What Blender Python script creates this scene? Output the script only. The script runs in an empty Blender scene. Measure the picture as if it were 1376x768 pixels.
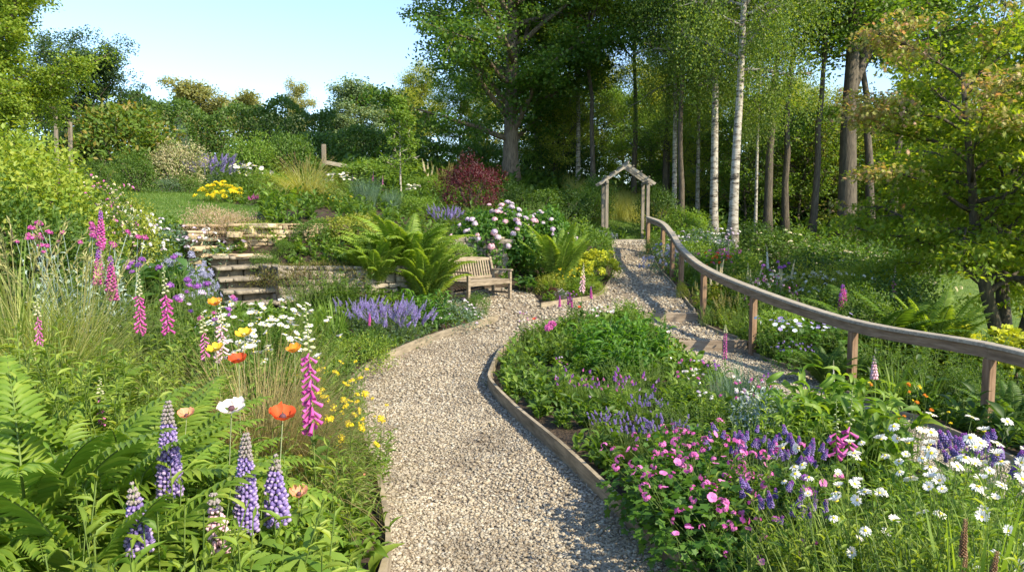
import bpy, math, random
import numpy as np
from mathutils import Matrix, Vector
R = math.radians
sc = bpy.context.scene
COL = sc.collection
# ------------------------------------------------------------------ camera, sky, sun, exposure
FPX, PITCH, EYE = 960.0, math.atan(74/960.0), 2.0
cam = bpy.data.cameras.new("camera"); cam.sensor_width = 36; cam.lens = 36*FPX/1376; cam.clip_end = 3000
camo = bpy.data.objects.new("camera", cam); COL.objects.link(camo)
camo.location = (0, 0, EYE); camo.rotation_euler = (math.pi/2-PITCH, 0, 0); sc.camera = camo
SUN_EL, SUN_AZ = R(39), R(127)        # azimuth clockwise from +Y (the view direction): low on the right, a little behind
world = bpy.data.worlds.new("World"); sc.world = world; world.use_nodes = True
nt = world.node_tree
sky = nt.nodes.new("ShaderNodeTexSky"); sky.sky_type = 'NISHITA'; sky.sun_disc = False
sky.sun_elevation = SUN_EL; sky.sun_rotation = SUN_AZ; sky.air_density = 1.0; sky.dust_density = 0.4; sky.ozone_density = 2.0
bg = nt.nodes["Background"]; bg.inputs[1].default_value = 0.15
nt.links.new(sky.outputs[0], bg.inputs[0])
sd = bpy.data.lights.new("sun", 'SUN'); sd.energy = 4.4; sd.angle = R(0.6); sd.color = (1.0, 0.87, 0.64)
so = bpy.data.objects.new("sun", sd); COL.objects.link(so)
sdir = Vector((math.sin(SUN_AZ)*math.cos(SUN_EL), math.cos(SUN_AZ)*math.cos(SUN_EL), math.sin(SUN_EL)))
so.rotation_euler = sdir.to_track_quat('Z', 'Y').to_euler(); so.location = (20, 0, 30)
sc.view_settings.view_transform = 'Standard'; sc.view_settings.look = 'None'
sc.view_settings.exposure = 1.18; sc.view_settings.gamma = 1.0; sc.view_settings.use_curve_mapping = False
sc.render.engine = 'CYCLES'
sc.cycles.max_bounces = 6; sc.cycles.diffuse_bounces = 3; sc.cycles.glossy_bounces = 2; sc.cycles.transmission_bounces = 4
sc.cycles.use_denoising = True

# ------------------------------------------------------------------ pixel <-> world
CP, SP = math.cos(PITCH), math.sin(PITCH)
def ray(px, py):
    x = (px-688)/FPX; v = -(py-384)/FPX
    return np.array([x, CP+v*SP, -SP+v*CP])
def at(px, py, Y):
    d = ray(px, py); return np.array([0, 0, EYE]) + d*(Y/d[1])

# ------------------------------------------------------------------ terrain height
CTRL = [  # x, y, z of the soil / gravel surface
 (0,0,0),(-.7,2,.02),(-.7,4.1,0),(.3,4,0),(1.1,4.1,0),(0,6,0),(-1.1,6,.01),(-.8,9,0),(-2.05,9.1,.02),(-1.2,10.5,.03),(-.25,10,.02),(-.8,13.3,.2),(-.3,12.4,.12),(0,14.3,.24),
 (-.1,16,.48),(-.9,15,.44),(-1.3,15.4,.46),(.8,15.7,.38),(1.8,15.9,.33),(2.0,17.2,.44),(3.1,15.8,.28),(3.3,18.5,.68),(4.0,18.5,.66),(2.8,19.5,.8),(3.3,22,1.13),(4.3,22,1.12),(4.1,26,1.62),(3.4,26,1.6),(4.8,26,1.6),
 (3.5,15.2,.14),(3.5,14,.05),(3.5,12.6,-.05),(3.7,10.5,-.14),(3.9,8,-.2),(4.3,5.5,-.22),(4.8,3,-.22),(4.1,12.6,-.06),(4.5,10.5,-.15),(4.8,8,-.2),(4,15.2,.14),
 (1.8,3,.22),(2.6,3.5,.16),(2,6,.18),(1.2,8,.12),(.8,11,.16),(2,11,.15),(2,13.5,.2),(1.6,9.5,.16),(2.8,8,-.02),
 (-1.3,2.6,.28),(-2,2.2,.62),(-2,3.5,.58),(-3,4,.75),(-2.6,5.4,.5),(-2.4,7.5,.26),(-3.2,8.5,.42),(-2.9,10.5,.32),(-5,9,.85),(-4.2,11.5,.5),(-3,12.4,.42),(-4.6,12.9,.48),(-2,13,.4),(-5.2,5,.95),(-7,8,1.3),(-8,12,1.7),(-9.5,15,2.1),
 (-5.0,13.2,.55),(-5.7,14.9,1.38),(-5.6,15.3,1.5),(-6.6,15.9,1.66),(-7.0,17.4,2.12),(-7.6,18.2,2.28),(-3.9,14.6,1.36),(-3,14.4,1.2),(-2,14.6,.75),(-2.2,16.3,1.2),(-3.5,16,1.6),(-4.6,16.3,2.12),(-5.6,16.3,2.15),
 (-8,22,2.8),(-10,26,3.35),(-13,22,3.2),(-5,20,2.7),(-5,25,3.2),(0,19,1.1),(-1,21,1.7),(0,25,2.4),(2,24,1.75),(1.2,19,.9),(0,35,4.2),(5,32,2.6),(4,30,2.3),(-12,32,4.3),(-12,45,5.6),(-25,40,5.6),(-25,20,4.2),(-15,12,2.6),(-30,5,3),
 (5.5,24,1.65),(6.5,26,1.65),(6.5,20,.5),(5.4,18,.5),(5.3,16,.05),(5.6,12,-.35),(5.8,9,-.5),(6.8,6,-.6),(8,12,-.7),(10,16,-.8),(12,20,-.8),(15,16,-1.3),(9,24,.4),(10,30,1.3),(14,30,1.3),(18,24,-.2),(20,32,1.2),(12,40,2.6),(25,45,2.2),(20,10,-2),
 (0,60,6.5),(30,70,4),(-30,70,8),(60,40,2),(-60,40,8),(60,0,-3),(-60,0,4),(0,-20,0),(0,110,8),(110,110,5),(-110,110,9),(110,-20,-3),(-110,-20,4)]
CT = np.array(CTRL, float)
def _phi(r2): return np.where(r2 > 1e-12, 0.5*r2*np.log(np.maximum(r2, 1e-12)), 0)
_n = len(CT)
_A = np.zeros((_n+3, _n+3)); _d = CT[:, None, :2]-CT[None, :, :2]
_A[:_n, :_n] = _phi((_d**2).sum(-1)) + np.eye(_n)*0.02
_A[:_n, _n] = 1; _A[:_n, _n+1:] = CT[:, :2]; _A[_n, :_n] = 1; _A[_n+1:, :_n] = CT[:, :2].T
_W = np.linalg.solve(_A, np.concatenate([CT[:, 2], [0, 0, 0]]))
def H(x, y):
    x = np.asarray(x, float); y = np.asarray(y, float); sh = x.shape
    X = np.clip(x.ravel(), -115, 115); Y = np.clip(y.ravel(), -25, 115); out = np.empty(X.size)
    for i in range(0, X.size, 20000):
        a, b = X[i:i+20000], Y[i:i+20000]
        r2 = (a[:, None]-CT[None, :, 0])**2+(b[:, None]-CT[None, :, 1])**2
        out[i:i+20000] = _phi(r2)@_W[:_n]+_W[_n]+_W[_n+1]*a+_W[_n+2]*b
    return out.reshape(sh)
def h1(x, y): return float(H(np.array([x]), np.array([y]))[0])
def ground(px, py):
    d = ray(px, py); ts = np.concatenate([np.linspace(1.5, 40, 1500), np.linspace(40, 110, 400)])
    P = np.array([0, 0, EYE])+d*ts[:, None]; g = H(P[:, 0], P[:, 1]); k = np.nonzero(P[:, 2] <= g)[0]
    return P[k[0]] if len(k) else P[-1]

def spline(pts, n=8):
    pts = [np.array(p, float) for p in pts]; P = [2*pts[0]-pts[1]]+pts+[2*pts[-1]-pts[-2]]; out = []
    for i in range(1, len(P)-2):
        for k in range(n):
            t = k/n
            out.append(.5*((2*P[i])+(-P[i-1]+P[i+1])*t+(2*P[i-1]-5*P[i]+4*P[i+1]-P[i+2])*t*t+(-P[i-1]+3*P[i]-3*P[i+1]+P[i+2])*t**3))
    out.append(pts[-1]); return np.array(out)
def inpoly(x, y, poly):
    r = np.zeros(np.shape(x), bool); n = len(poly)
    for i in range(n):
        x1, y1 = poly[i][:2]; x2, y2 = poly[(i+1) % n][:2]
        if y1 == y2: continue
        c = ((y1 > y) != (y2 > y)) & (x < (x2-x1)*(y-y1)/(y2-y1)+x1); r ^= c
    return r
def dpoly(x, y, poly):
    d = np.full(np.shape(x), 1e9); n = len(poly)
    for i in range(n):
        a = poly[i][:2]; b = poly[(i+1) % n][:2]; e = b-a; L = (e@e)+1e-12
        t = np.clip(((x-a[0])*e[0]+(y-a[1])*e[1])/L, 0, 1)
        d = np.minimum(d, np.hypot(x-a[0]-t*e[0], y-a[1]-t*e[1]))
    return d

# ------------------------------------------------------------------ mesh builder
class MB:
    def __init__(s): s.V = []; s.Q = []; s.T = []; s.n = 0
    def add(s, V, Q=None, T=None, m=0):
        V = np.asarray(V, np.float32).reshape(-1, 3)
        if Q is not None and len(Q): s.Q.append((np.asarray(Q, np.int64).reshape(-1, 4)+s.n, m))
        if T is not None and len(T): s.T.append((np.asarray(T, np.int64).reshape(-1, 3)+s.n, m))
        s.V.append(V); s.n += len(V)
    def mesh(s, name, mats, smooth=True):
        me = bpy.data.meshes.new(name)
        V = np.concatenate(s.V) if s.V else np.zeros((0, 3), np.float32)
        Q = np.concatenate([q for q, _ in s.Q]) if s.Q else np.zeros((0, 4), np.int64)
        T = np.concatenate([q for q, _ in s.T]) if s.T else np.zeros((0, 3), np.int64)
        mi = np.concatenate([np.full(len(q), m) for q, m in s.Q]+[np.full(len(q), m) for q, m in s.T]) if (s.Q or s.T) else np.zeros(0)
        me.vertices.add(len(V)); me.vertices.foreach_set("co", V.ravel())
        lv = np.concatenate([Q.ravel(), T.ravel()]).astype(np.int32)
        me.loops.add(len(lv)); me.loops.foreach_set("vertex_index", lv)
        npol = len(Q)+len(T); me.polygons.add(npol)
        ls = np.concatenate([np.arange(len(Q))*4, len(Q)*4+np.arange(len(T))*3]).astype(np.int32)
        me.polygons.foreach_set("loop_start", ls)
        me.polygons.foreach_set("material_index", mi.astype(np.int32))
        me.polygons.foreach_set("use_smooth", np.full(npol, smooth))
        for m in (mats if isinstance(mats, (list, tuple)) else [mats]): me.materials.append(m)
        me.update(calc_edges=True); return me
    def obj(s, name, mats, parent=None, smooth=True, **tags):
        o = bpy.data.objects.new(name, s.mesh(name, mats, smooth)); COL.objects.link(o)
        if parent: o.parent = parent
        for k, v in tags.items(): o[k] = v
        return o
def empty(name, loc=(0, 0, 0), rz=0, s=1, **tags):
    o = bpy.data.objects.new(name, None); COL.objects.link(o); o.location = loc; o.rotation_euler = (0, 0, rz); o.scale = (s, s, s)
    o.empty_display_size = .1
    for k, v in tags.items(): o[k] = v
    return o

def nrm(a): return a/np.maximum(np.linalg.norm(a, axis=-1, keepdims=True), 1e-9)
def frames(D, N):
    D = nrm(D); B = nrm(np.cross(N, D)); N2 = np.cross(D, B); return D, B, N2
def put(mb, tmpl, P, D, N, L, W, m=0, Z=None):
    """instances of a template (x along, y across, z normal)"""
    TV, TQ, TT = tmpl; n = len(P)
    if n == 0: return
    D, B, N2 = frames(np.broadcast_to(D, (n, 3)).astype(float), np.broadcast_to(N, (n, 3)).astype(float))
    L = np.broadcast_to(L, (n,))[:, None, None]; W = np.broadcast_to(W, (n,))[:, None, None]; Zs = L if Z is None else np.broadcast_to(Z, (n,))[:, None, None]
    V = np.asarray(P)[:, None, :]+TV[None, :, 0:1]*L*D[:, None]+TV[None, :, 1:2]*W*B[:, None]+TV[None, :, 2:3]*Zs*N2[:, None]
    off = (np.arange(n)*len(TV))[:, None, None]
    Q = (TQ[None]+off).reshape(-1, 4) if len(TQ) else None
    T = (TT[None]+off).reshape(-1, 3) if len(TT) else None
    mb.add(V, Q, T, m)
E4 = np.zeros((0, 4), int); E3 = np.zeros((0, 3), int)
LEAF1 = (np.array([[0, 0, 0], [.45, .5, .06], [1, 0, -.06], [.45, -.5, .06]]), np.array([[0, 3, 2, 1]]), E3)
LEAF2 = (np.array([[0, 0, 0], [.4, .5, .08], [1, 0, -.12], [.4, -.5, .08]]), E4, np.array([[0, 2, 1], [0, 3, 2]]))
def ribbon(rows, tip=True):
    V = []; Q = []; T = []
    for x, w, z in rows: V += [[x, w/2, z+.12*w], [x, 0, z], [x, -w/2, z+.12*w]]
    for i in range(len(rows)-1):
        a = 3*i; Q += [[a, a+1, a+4, a+3], [a+1, a+2, a+5, a+4]]
    return (np.array(V, float), np.array(Q), E3)
LEAF5 = ribbon([(0, .08, 0), (.2, .75, .05), (.45, 1, .07), (.75, .65, 0), (1, .03, -.12)])
LANCE = ribbon([(0, .15, 0), (.3, 1, .06), (.65, .75, .02), (1, .02, -.15)])
ARCH = ribbon([(0, .5, 0), (.18, .9, .14), (.4, 1, .2), (.65, .85, .14), (.85, .5, 0), (1, .03, -.14)])
def starleaf(lobes, notch=.45, bend=-.1):
    V = [[0, 0, 0]]; T = []
    k = len(lobes)
    for i, (a, l) in enumerate(lobes):
        V.append([.15+l*math.cos(a)*.85, l*math.sin(a), bend*l*l])
    # notch points between lobes
    nb = len(V)
    for i in range(k-1):
        a = (lobes[i][0]+lobes[i+1][0])/2; l = notch*min(lobes[i][1], lobes[i+1][1])
        V.append([.15+l*math.cos(a), l*math.sin(a), .03])
    V.append([.02, -notch*.5, 0]); V.append([.02, notch*.5, 0])
    for i in range(k):
        lo = nb+i-1 if i > 0 else nb+k-1; hi = nb+i if i < k-1 else nb+k
        T += [[0, lo, 1+i], [0, 1+i, hi]]
    return (np.array(V, float), E4, np.array(T))
MAPLE = starleaf([(-2.0, .45), (-1.15, .8), (-.5, .95), (0, 1.05), (.5, .95), (1.15, .8), (2.0, .45)], .5)
LOBED = starleaf([(-2.2, .5), (-1.1, .62), (0, .75), (1.1, .62), (2.2, .5)], .62)
def palmate(n=8):
    V = []; Q = []
    for i in range(n):
        a = (i-(n-1)/2)*(2*math.pi*.9/n); c, s = math.cos(a), math.sin(a); b = len(V)
        for x, w, z in ((0, .01, 0), (.55, .11, .1), (.8, .1, .06), (1, .01, -.06)):
            for y in ((w, -w) if True else ()): V.append([x*c-y*s, x*s+y*c, z])
        Q += [[b+2*j, b+2*j+1, b+2*j+3, b+2*j+2] for j in range(3)]
    return (np.array(V, float), np.array(Q), E3)
PALM = palmate()

def rnd_unit(rg, n):
    return nrm(rg.normal(size=(n, 3)))
def blades(mb, rg, base, az, L, W, lean, droop, seg=5, m=0, twist=0):
    """arching strap blades; angle from vertical grows from lean by droop"""
    n = len(base); L = np.broadcast_to(L, (n,)); W = np.broadcast_to(W, (n,)); lean = np.broadcast_to(lean, (n,)); droop = np.broadcast_to(droop, (n,))
    dx = np.stack([np.cos(az), np.sin(az), 0*az], 1); sd_ = np.stack([-np.sin(az), np.cos(az), 0*az], 1)
    p = np.array(base, float); rows = []
    for k in range(seg+1):
        t = k/seg; w = W*(np.minimum(1, .55+t*2)*(1-t**2.2)+.02)
        tw = twist*t
        wd = sd_*math.cos(tw)+dx*math.sin(tw)*.5
        rows += [p+wd*w[:, None]/2, p-wd*w[:, None]/2]
        th = lean+droop*((k+.5)/seg)**1.4
        p = p+(dx*np.sin(th)[:, None]+np.array([0, 0, 1])*np.cos(th)[:, None])*(L/seg)[:, None]
    V = np.stack(rows, 1); q = np.array([[2*j, 2*j+1, 2*j+3, 2*j+2] for j in range(seg)])
    Q = (q[None]+(np.arange(n)*2*(seg+1))[:, None, None]).reshape(-1, 4); mb.add(V, Q, None, m)
    return p
def tube(mb, pts, rad, sides=6, m=0, cap=True):
    pts = np.asarray(pts, float); k = len(pts); rad = np.broadcast_to(rad, (k,))
    tg = nrm(np.gradient(pts, axis=0)); ref = np.array([1., 0, 0]) if abs(tg[0][0]) < .8 else np.array([0, 1., 0])
    V = []
    for i in range(k):
        b = nrm(np.cross(tg[i], ref)); ref = np.cross(b, tg[i]); a = np.arange(sides)*2*math.pi/sides
        V.append(pts[i]+rad[i]*(np.cos(a)[:, None]*ref+np.sin(a)[:, None]*b))
    V = np.concatenate(V); Q = [[i*sides+j, i*sides+(j+1) % sides, (i+1)*sides+(j+1) % sides, (i+1)*sides+j] for i in range(k-1) for j in range(sides)]
    T = []
    if cap:
        V = np.concatenate([V, [pts[-1]], [pts[0]]]); e = (k-1)*sides
        T = [[e+j, e+(j+1) % sides, k*sides] for j in range(sides)]+[[(j+1) % sides, j, k*sides+1] for j in range(sides)]
    mb.add(V, Q, T, m)
def tubes(mb, P, rad, sides=3, m=0):
    """P (n,k,3) thin stems"""
    P = np.asarray(P, float); n, k, _ = P.shape; rad = np.broadcast_to(rad, (n, k))
    tg = nrm(P[:, -1]-P[:, 0]); b = nrm(np.cross(tg, np.array([.3, .9, .1]))); c = np.cross(tg, b); a = np.arange(sides)*2*math.pi/sides
    ring = np.cos(a)[None, :, None]*b[:, None]+np.sin(a)[None, :, None]*c[:, None]
    V = P[:, :, None]+rad[:, :, None, None]*ring[:, None]
    q = np.array([[i*sides+j, i*sides+(j+1) % sides, (i+1)*sides+(j+1) % sides, (i+1)*sides+j] for i in range(k-1) for j in range(sides)])
    mb.add(V, (q[None]+(np.arange(n)*k*sides)[:, None, None]).reshape(-1, 4), None, m)
def box(mb, M, size, m=0, bev=0.0):
    """box centred at M (Matrix or (cx,cy,cz)) with chamfered edges"""
    sx, sy, sz = [s/2 for s in size]; b = bev
    V = []; Q = []; T = []
    if b <= 0:
        V = [[x, y, z] for x in (-sx, sx) for y in (-sy, sy) for z in (-sz, sz)]
        Q = [[0, 1, 3, 2], [4, 6, 7, 5], [0, 4, 5, 1], [2, 3, 7, 6], [0, 2, 6, 4], [1, 5, 7, 3]]
    else:
        idx = {}
        for x in (-1, 1):
            for y in (-1, 1):
                for z in (-1, 1):
                    for ax in range(3):
                        p = [x*(sx-b), y*(sy-b), z*(sz-b)]; p[ax] = (x*sx, y*sy, z*sz)[ax]
                        idx[(x, y, z, ax)] = len(V); V.append(p)
        I = idx
        for s in (-1, 1):
            f = [[I[(s, -1, -1, 0)], I[(s, 1, -1, 0)], I[(s, 1, 1, 0)], I[(s, -1, 1, 0)]], [I[(-1, s, -1, 1)], I[(-1, s, 1, 1)], I[(1, s, 1, 1)], I[(1, s, -1, 1)]], [I[(-1, -1, s, 2)], I[(1, -1, s, 2)], I[(1, 1, s, 2)], I[(-1, 1, s, 2)]]]
            Q += f if s > 0 else [g[::-1] for g in f]
        for a in (-1, 1):
            for c in (-1, 1):
                Q += [[I[(a, c, -1, 0)], I[(a, c, -1, 1)], I[(a, c, 1, 1)], I[(a, c, 1, 0)]], [I[(a, -1, c, 0)], I[(a, -1, c, 2)], I[(a, 1, c, 2)], I[(a, 1, c, 0)]], [I[(-1, a, c, 1)], I[(-1, a, c, 2)], I[(1, a, c, 2)], I[(1, a, c, 1)]]]
        for x in (-1, 1):
            for y in (-1, 1):
                for z in (-1, 1): T.append([I[(x, y, z, 0)], I[(x, y, z, 1)], I[(x, y, z, 2)]])
    V = np.array(V, float)
    if isinstance(M, Matrix):
        A = np.array(M); V = V@A[:3, :3].T+A[:3, 3]
    else: V = V+np.array(M, float)
    mb.add(V, Q, T, m)
def ico(sub=0):
    import bmesh
    bm = bmesh.new(); bmesh.ops.create_icosphere(bm, subdivisions=sub+1, radius=1)
    V = np.array([v.co[:] for v in bm.verts]); T = np.array([[v.index for v in f.verts] for f in bm.faces]); bm.free()
    return V, E4, T
ICO0, ICO1, ICO2 = ico(0), ico(1), ico(2)
def beam(mb, a, b, w, t, up=(0, 0, 1), m=0, bev=.006):
    """a straight timber from a to b, w wide (across), t thick (along up)"""
    a = Vector(a); b = Vector(b); x = (b-a).normalized(); y = Vector(up).cross(x).normalized(); z = x.cross(y)
    M = Matrix((x, y, z)).transposed().to_4x4(); M.translation = (a+b)/2
    box(mb, M, ((b-a).length, w, t), m, bev)

# ------------------------------------------------------------------ materials
MATS = {}
def newmat(name):
    m = bpy.data.materials.new(name); m.use_nodes = True; n = m.node_tree; n.nodes.clear()
    out = n.nodes.new("ShaderNodeOutputMaterial"); return m, n, out
def N_(n, t, **kw):
    x = n.nodes.new(t)
    for k, v in kw.items():
        if k.startswith('i_'): x.inputs[k[2:].replace('_', ' ')].default_value = v
        else: setattr(x, k, v)
    return x
def ramp(n, stops, interp='LINEAR'):
    r = n.nodes.new("ShaderNodeValToRGB"); cr = r.color_ramp; cr.interpolation = interp
    while len(cr.elements) < len(stops): cr.elements.new(.5)
    for e, (p, c) in zip(cr.elements, stops): e.position = p; e.color = (*c, 1)
    return r
def leafmat(name, *cols, tr=.42, rough=.5, spec=.35, obj=.12, trc=None):
    """foliage: every leaf picks its own tint, every plant shifts a little"""
    if name in MATS: return MATS[name]
    m, n, out = newmat(name); L = n.links.new
    g = N_(n, "ShaderNodeNewGeometry"); k = len(cols)
    rp = ramp(n, [(i/max(1, k-1), c) for i, c in enumerate(cols)]); L(g.outputs['Random Per Island'], rp.inputs[0])
    oi = N_(n, "ShaderNodeObjectInfo"); hs = N_(n, "ShaderNodeHueSaturation")
    mr = N_(n, "ShaderNodeMapRange"); mr.inputs[3].default_value = 1-obj; mr.inputs[4].default_value = 1+obj; L(oi.outputs['Random'], mr.inputs[0]); L(mr.outputs[0], hs.inputs['Value'])
    L(rp.outputs[0], hs.inputs['Color'])
    p = N_(n, "ShaderNodeBsdfPrincipled"); p.inputs['Roughness'].default_value = rough; p.inputs['Specular IOR Level'].default_value = spec
    L(hs.outputs[0], p.inputs['Base Color'])
    t = N_(n, "ShaderNodeBsdfTranslucent"); mc = N_(n, "ShaderNodeMix", data_type='RGBA', blend_type='MULTIPLY'); mc.inputs[0].default_value = 1
    L(hs.outputs[0], mc.inputs[6]); mc.inputs[7].default_value = (*(trc or (1.9, 1.75, .55)), 1); L(mc.outputs[2], t.inputs[0])
    mx = N_(n, "ShaderNodeMixShader"); mx.inputs[0].default_value = tr; L(p.outputs[0], mx.inputs[1]); L(t.outputs[0], mx.inputs[2]); L(mx.outputs[0], out.inputs[0])
    MATS[name] = m; return m
def petal(name, c1, c2=None, tr=.35, rough=.6):
    return leafmat(name, c1, c2 or c1, tr=tr, rough=rough, spec=.2, obj=.06, trc=(1.1, 1.0, 1.0))
def surf(name, stops, scale=8, detail=6, rough=.8, bump=.3, bscale=None, stretch=None, coords='Object', dist=.02, vor=None, isl=None, spec=.3, wave=None):
    """noise-coloured solid surface with bump"""
    if name in MATS: return MATS[name]
    m, n, out = newmat(name); L = n.links.new
    tc = N_(n, "ShaderNodeTexCoord"); mp = N_(n, "ShaderNodeMapping"); L(tc.outputs[coords], mp.inputs[0])
    if stretch: mp.inputs['Scale'].default_value = stretch
    no = N_(n, "ShaderNodeTexNoise"); no.inputs['Scale'].default_value = scale; no.inputs['Detail'].default_value = detail; no.inputs['Roughness'].default_value = .65; L(mp.outputs[0], no.inputs['Vector'])
    rp = ramp(n, stops); L(no.outputs[0], rp.inputs[0]); col = rp.outputs[0]
    if isl:
        g = N_(n, "ShaderNodeNewGeometry"); r2 = ramp(n, isl); L(g.outputs['Random Per Island'], r2.inputs[0])
        mm = N_(n, "ShaderNodeMix", data_type='RGBA', blend_type='MULTIPLY'); mm.inputs[0].default_value = 1; L(col, mm.inputs[6]); L(r2.outputs[0], mm.inputs[7]); col = mm.outputs[2]
    p = N_(n, "ShaderNodeBsdfPrincipled"); p.inputs['Roughness'].default_value = rough; p.inputs['Specular IOR Level'].default_value = spec; L(col, p.inputs['Base Color'])
    n2 = N_(n, "ShaderNodeTexNoise"); n2.inputs['Scale'].default_value = bscale or scale*3; n2.inputs['Detail'].default_value = 8; L(mp.outputs[0], n2.inputs['Vector'])
    b = N_(n, "ShaderNodeBump"); b.inputs['Strength'].default_value = bump; b.inputs['Distance'].default_value = dist; L(n2.outputs[0], b.inputs['Height']); L(b.outputs[0], p.inputs['Normal'])
    L(p.outputs[0], out.inputs[0]); MATS[name] = m; return m
G1 = leafmat('leaf_mid', (.055, .115, .018), (.08, .155, .024), (.12, .20, .032))
GDARK = leafmat('leaf_dark', (.03, .075, .016), (.045, .10, .02), (.07, .13, .025), tr=.4)
GOAK = leafmat('leaf_oak', (.045, .11, .018), (.07, .145, .024), (.12, .19, .03), tr=.46)
GLIME = leafmat('leaf_lime', (.12, .20, .02), (.18, .27, .03), (.25, .31, .04), tr=.45)
GYEL = leafmat('leaf_yellowgreen', (.16, .22, .03), (.24, .29, .04), (.34, .36, .06), tr=.42)
GFRESH = leafmat('leaf_fresh', (.085, .17, .02), (.13, .23, .03), (.20, .29, .045))
GFERN = leafmat('leaf_fern', (.07, .16, .02), (.12, .22, .028), (.19, .29, .04), tr=.45)
GBLUE = leafmat('leaf_blue', (.07, .13, .07), (.10, .17, .10), (.15, .22, .15), tr=.3, trc=(1.3, 1.4, 1))
GSILV = leafmat('leaf_silver', (.24, .32, .26), (.33, .42, .36), (.45, .52, .47), tr=.25, trc=(1, 1.1, .9))
GBURG = leafmat('leaf_burgundy', (.045, .010, .016), (.075, .015, .025), (.11, .025, .03), tr=.35, trc=(2, .8, .8))
GSTRAW = leafmat('blade_straw', (.34, .34, .13), (.42, .39, .18), (.24, .29, .08), tr=.35, trc=(1.3, 1.2, .8))
GBLOND = leafmat('blade_blond', (.42, .32, .16), (.34, .28, .12), (.25, .26, .08), tr=.4, trc=(1.3, 1.1, .7))
GGRASS = leafmat('blade_grass', (.055, .13, .018), (.09, .18, .025), (.15, .23, .04), tr=.42)
GCREAM = leafmat('leaf_cream', (.42, .36, .22), (.34, .34, .16), (.16, .22, .06), (.5, .42, .30), tr=.35, trc=(1.2, 1.1, .8))
GBIRCH = leafmat('leaf_birch', (.075, .14, .025), (.11, .18, .03), (.19, .25, .045), tr=.48)
GACER = leafmat('leaf_acer', (.12, .21, .02), (.18, .27, .03), (.29, .34, .05), tr=.55)
GACERT = leafmat('leaf_acer_tip', (.26, .32, .05), (.50, .30, .20), (.30, .35, .06), (.38, .34, .10), (.24, .32, .04), tr=.4, trc=(1.4, 1.2, .6))
GORANGE = leafmat('leaf_orange', (.26, .19, .04), (.12, .20, .03), (.08, .15, .02), (.14, .2, .03), tr=.4)
GHAZE = leafmat('leaf_far_haze', (.12, .20, .11), (.17, .25, .13), (.25, .31, .16), tr=.3)  # distance haze put into the leaf colour, pale and bluish
GFARY = leafmat('leaf_far_sunlit', (.22, .25, .09), (.34, .33, .13), (.17, .22, .08), tr=.35)  # golden sunlight on the far trees put into their leaf colour
STEM = leafmat('stem_green', (.09, .15, .03), (.13, .19, .04), tr=.1)
STEMP = leafmat('stem_pale', (.25, .30, .14), (.33, .36, .2), tr=.1)
WHITE = petal('petal_white', (.78, .78, .74), (.85, .85, .82))
YELC = petal('petal_yellow', (.78, .60, .02), (.85, .72, .04), tr=.2)
PINK = petal('petal_pink', (.60, .13, .42), (.72, .26, .56))
PALEP = petal('petal_palepink', (.72, .45, .55), (.80, .62, .66))
MAG = petal('petal_magenta', (.52, .07, .34), (.66, .17, .48))
PURP = petal('petal_purple', (.28, .08, .42), (.42, .16, .55))
VIO = petal('petal_violet', (.21, .15, .42), (.34, .26, .56))
LAV = petal('petal_lavender', (.30, .26, .58), (.42, .36, .70))
LIL = petal('petal_lilac', (.58, .48, .66), (.70, .62, .74))
REDP = petal('petal_red', (.75, .07, .02), (.85, .13, .04))
ORAP = petal('petal_orange', (.85, .25, .02), (.9, .36, .04))
DARKC = petal('flower_dark', (.04, .02, .05), (.10, .05, .06), tr=0)
CREAMP = petal('petal_cream', (.75, .70, .45), (.80, .76, .58))
BUDG = petal('bud_pale', (.50, .52, .30), (.62, .60, .42))
BUDP = petal('bud_mauve', (.30, .28, .24), (.42, .36, .38))
BROWN = leafmat('brown_head', (.16, .08, .04), (.26, .15, .08), tr=.1)
PBLUE = petal('petal_paleblue', (.55, .65, .75), (.7, .76, .82))
BARK = surf('bark', [(.3, (.07, .055, .04)), (.5, (.16, .125, .09)), (.7, (.26, .21, .15))], 5, stretch=(3, 3, .6), bump=.8, bscale=9, dist=.05)
BARKD = surf('bark_dark', [(.3, (.04, .035, .028)), (.6, (.11, .09, .065)), (.75, (.17, .15, .10))], 5, stretch=(3, 3, .6), bump=.8, bscale=9, dist=.05)
BARKB = surf('bark_birch', [(.38, (.035, .03, .025)), (.45, (.22, .19, .15)), (.53, (.32, .30, .26)), (.7, (.45, .42, .37))], 3.2, stretch=(1.4, 1.4, 4.5), bump=.4, bscale=12)
WOOD = surf('weathered_timber', [(.3, (.14, .10, .07)), (.5, (.24, .19, .14)), (.7, (.36, .30, .23))], 2.5, stretch=(1, 9, 9), bump=.35, bscale=9, dist=.006)
WOODG = surf('grey_timber', [(.3, (.17, .145, .115)), (.5, (.28, .25, .20)), (.72, (.42, .38, .31))], 2.5, stretch=(1, 9, 9), bump=.4, bscale=9, dist=.006)
WOODB = surf('brown_timber', [(.3, (.10, .06, .035)), (.5, (.20, .125, .075)), (.72, (.30, .20, .13))], 2.2, stretch=(9, 9, 1.2), bump=.35, bscale=8, dist=.006)
WOODV = surf('grey_timber_upright', [(.3, (.12, .10, .08)), (.5, (.21, .18, .14)), (.72, (.30, .26, .20))], 2.2, stretch=(9, 9, 1.2), bump=.35, bscale=8, dist=.006)
TEAK = surf('bench_timber', [(.3, (.13, .10, .07)), (.5, (.24, .195, .14)), (.72, (.36, .30, .22))], 4, stretch=(1, 6, 6), bump=.3, bscale=12, dist=.004)
EDGE = surf('board_timber', [(.28, (.12, .10, .07)), (.5, (.27, .23, .17)), (.72, (.42, .36, .27))], 3.5, stretch=(1, 1, 6), bump=.5, bscale=9, dist=.008, isl=[(0, (.75, .75, .75)), (1, (1.0, .97, .9))])
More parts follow.
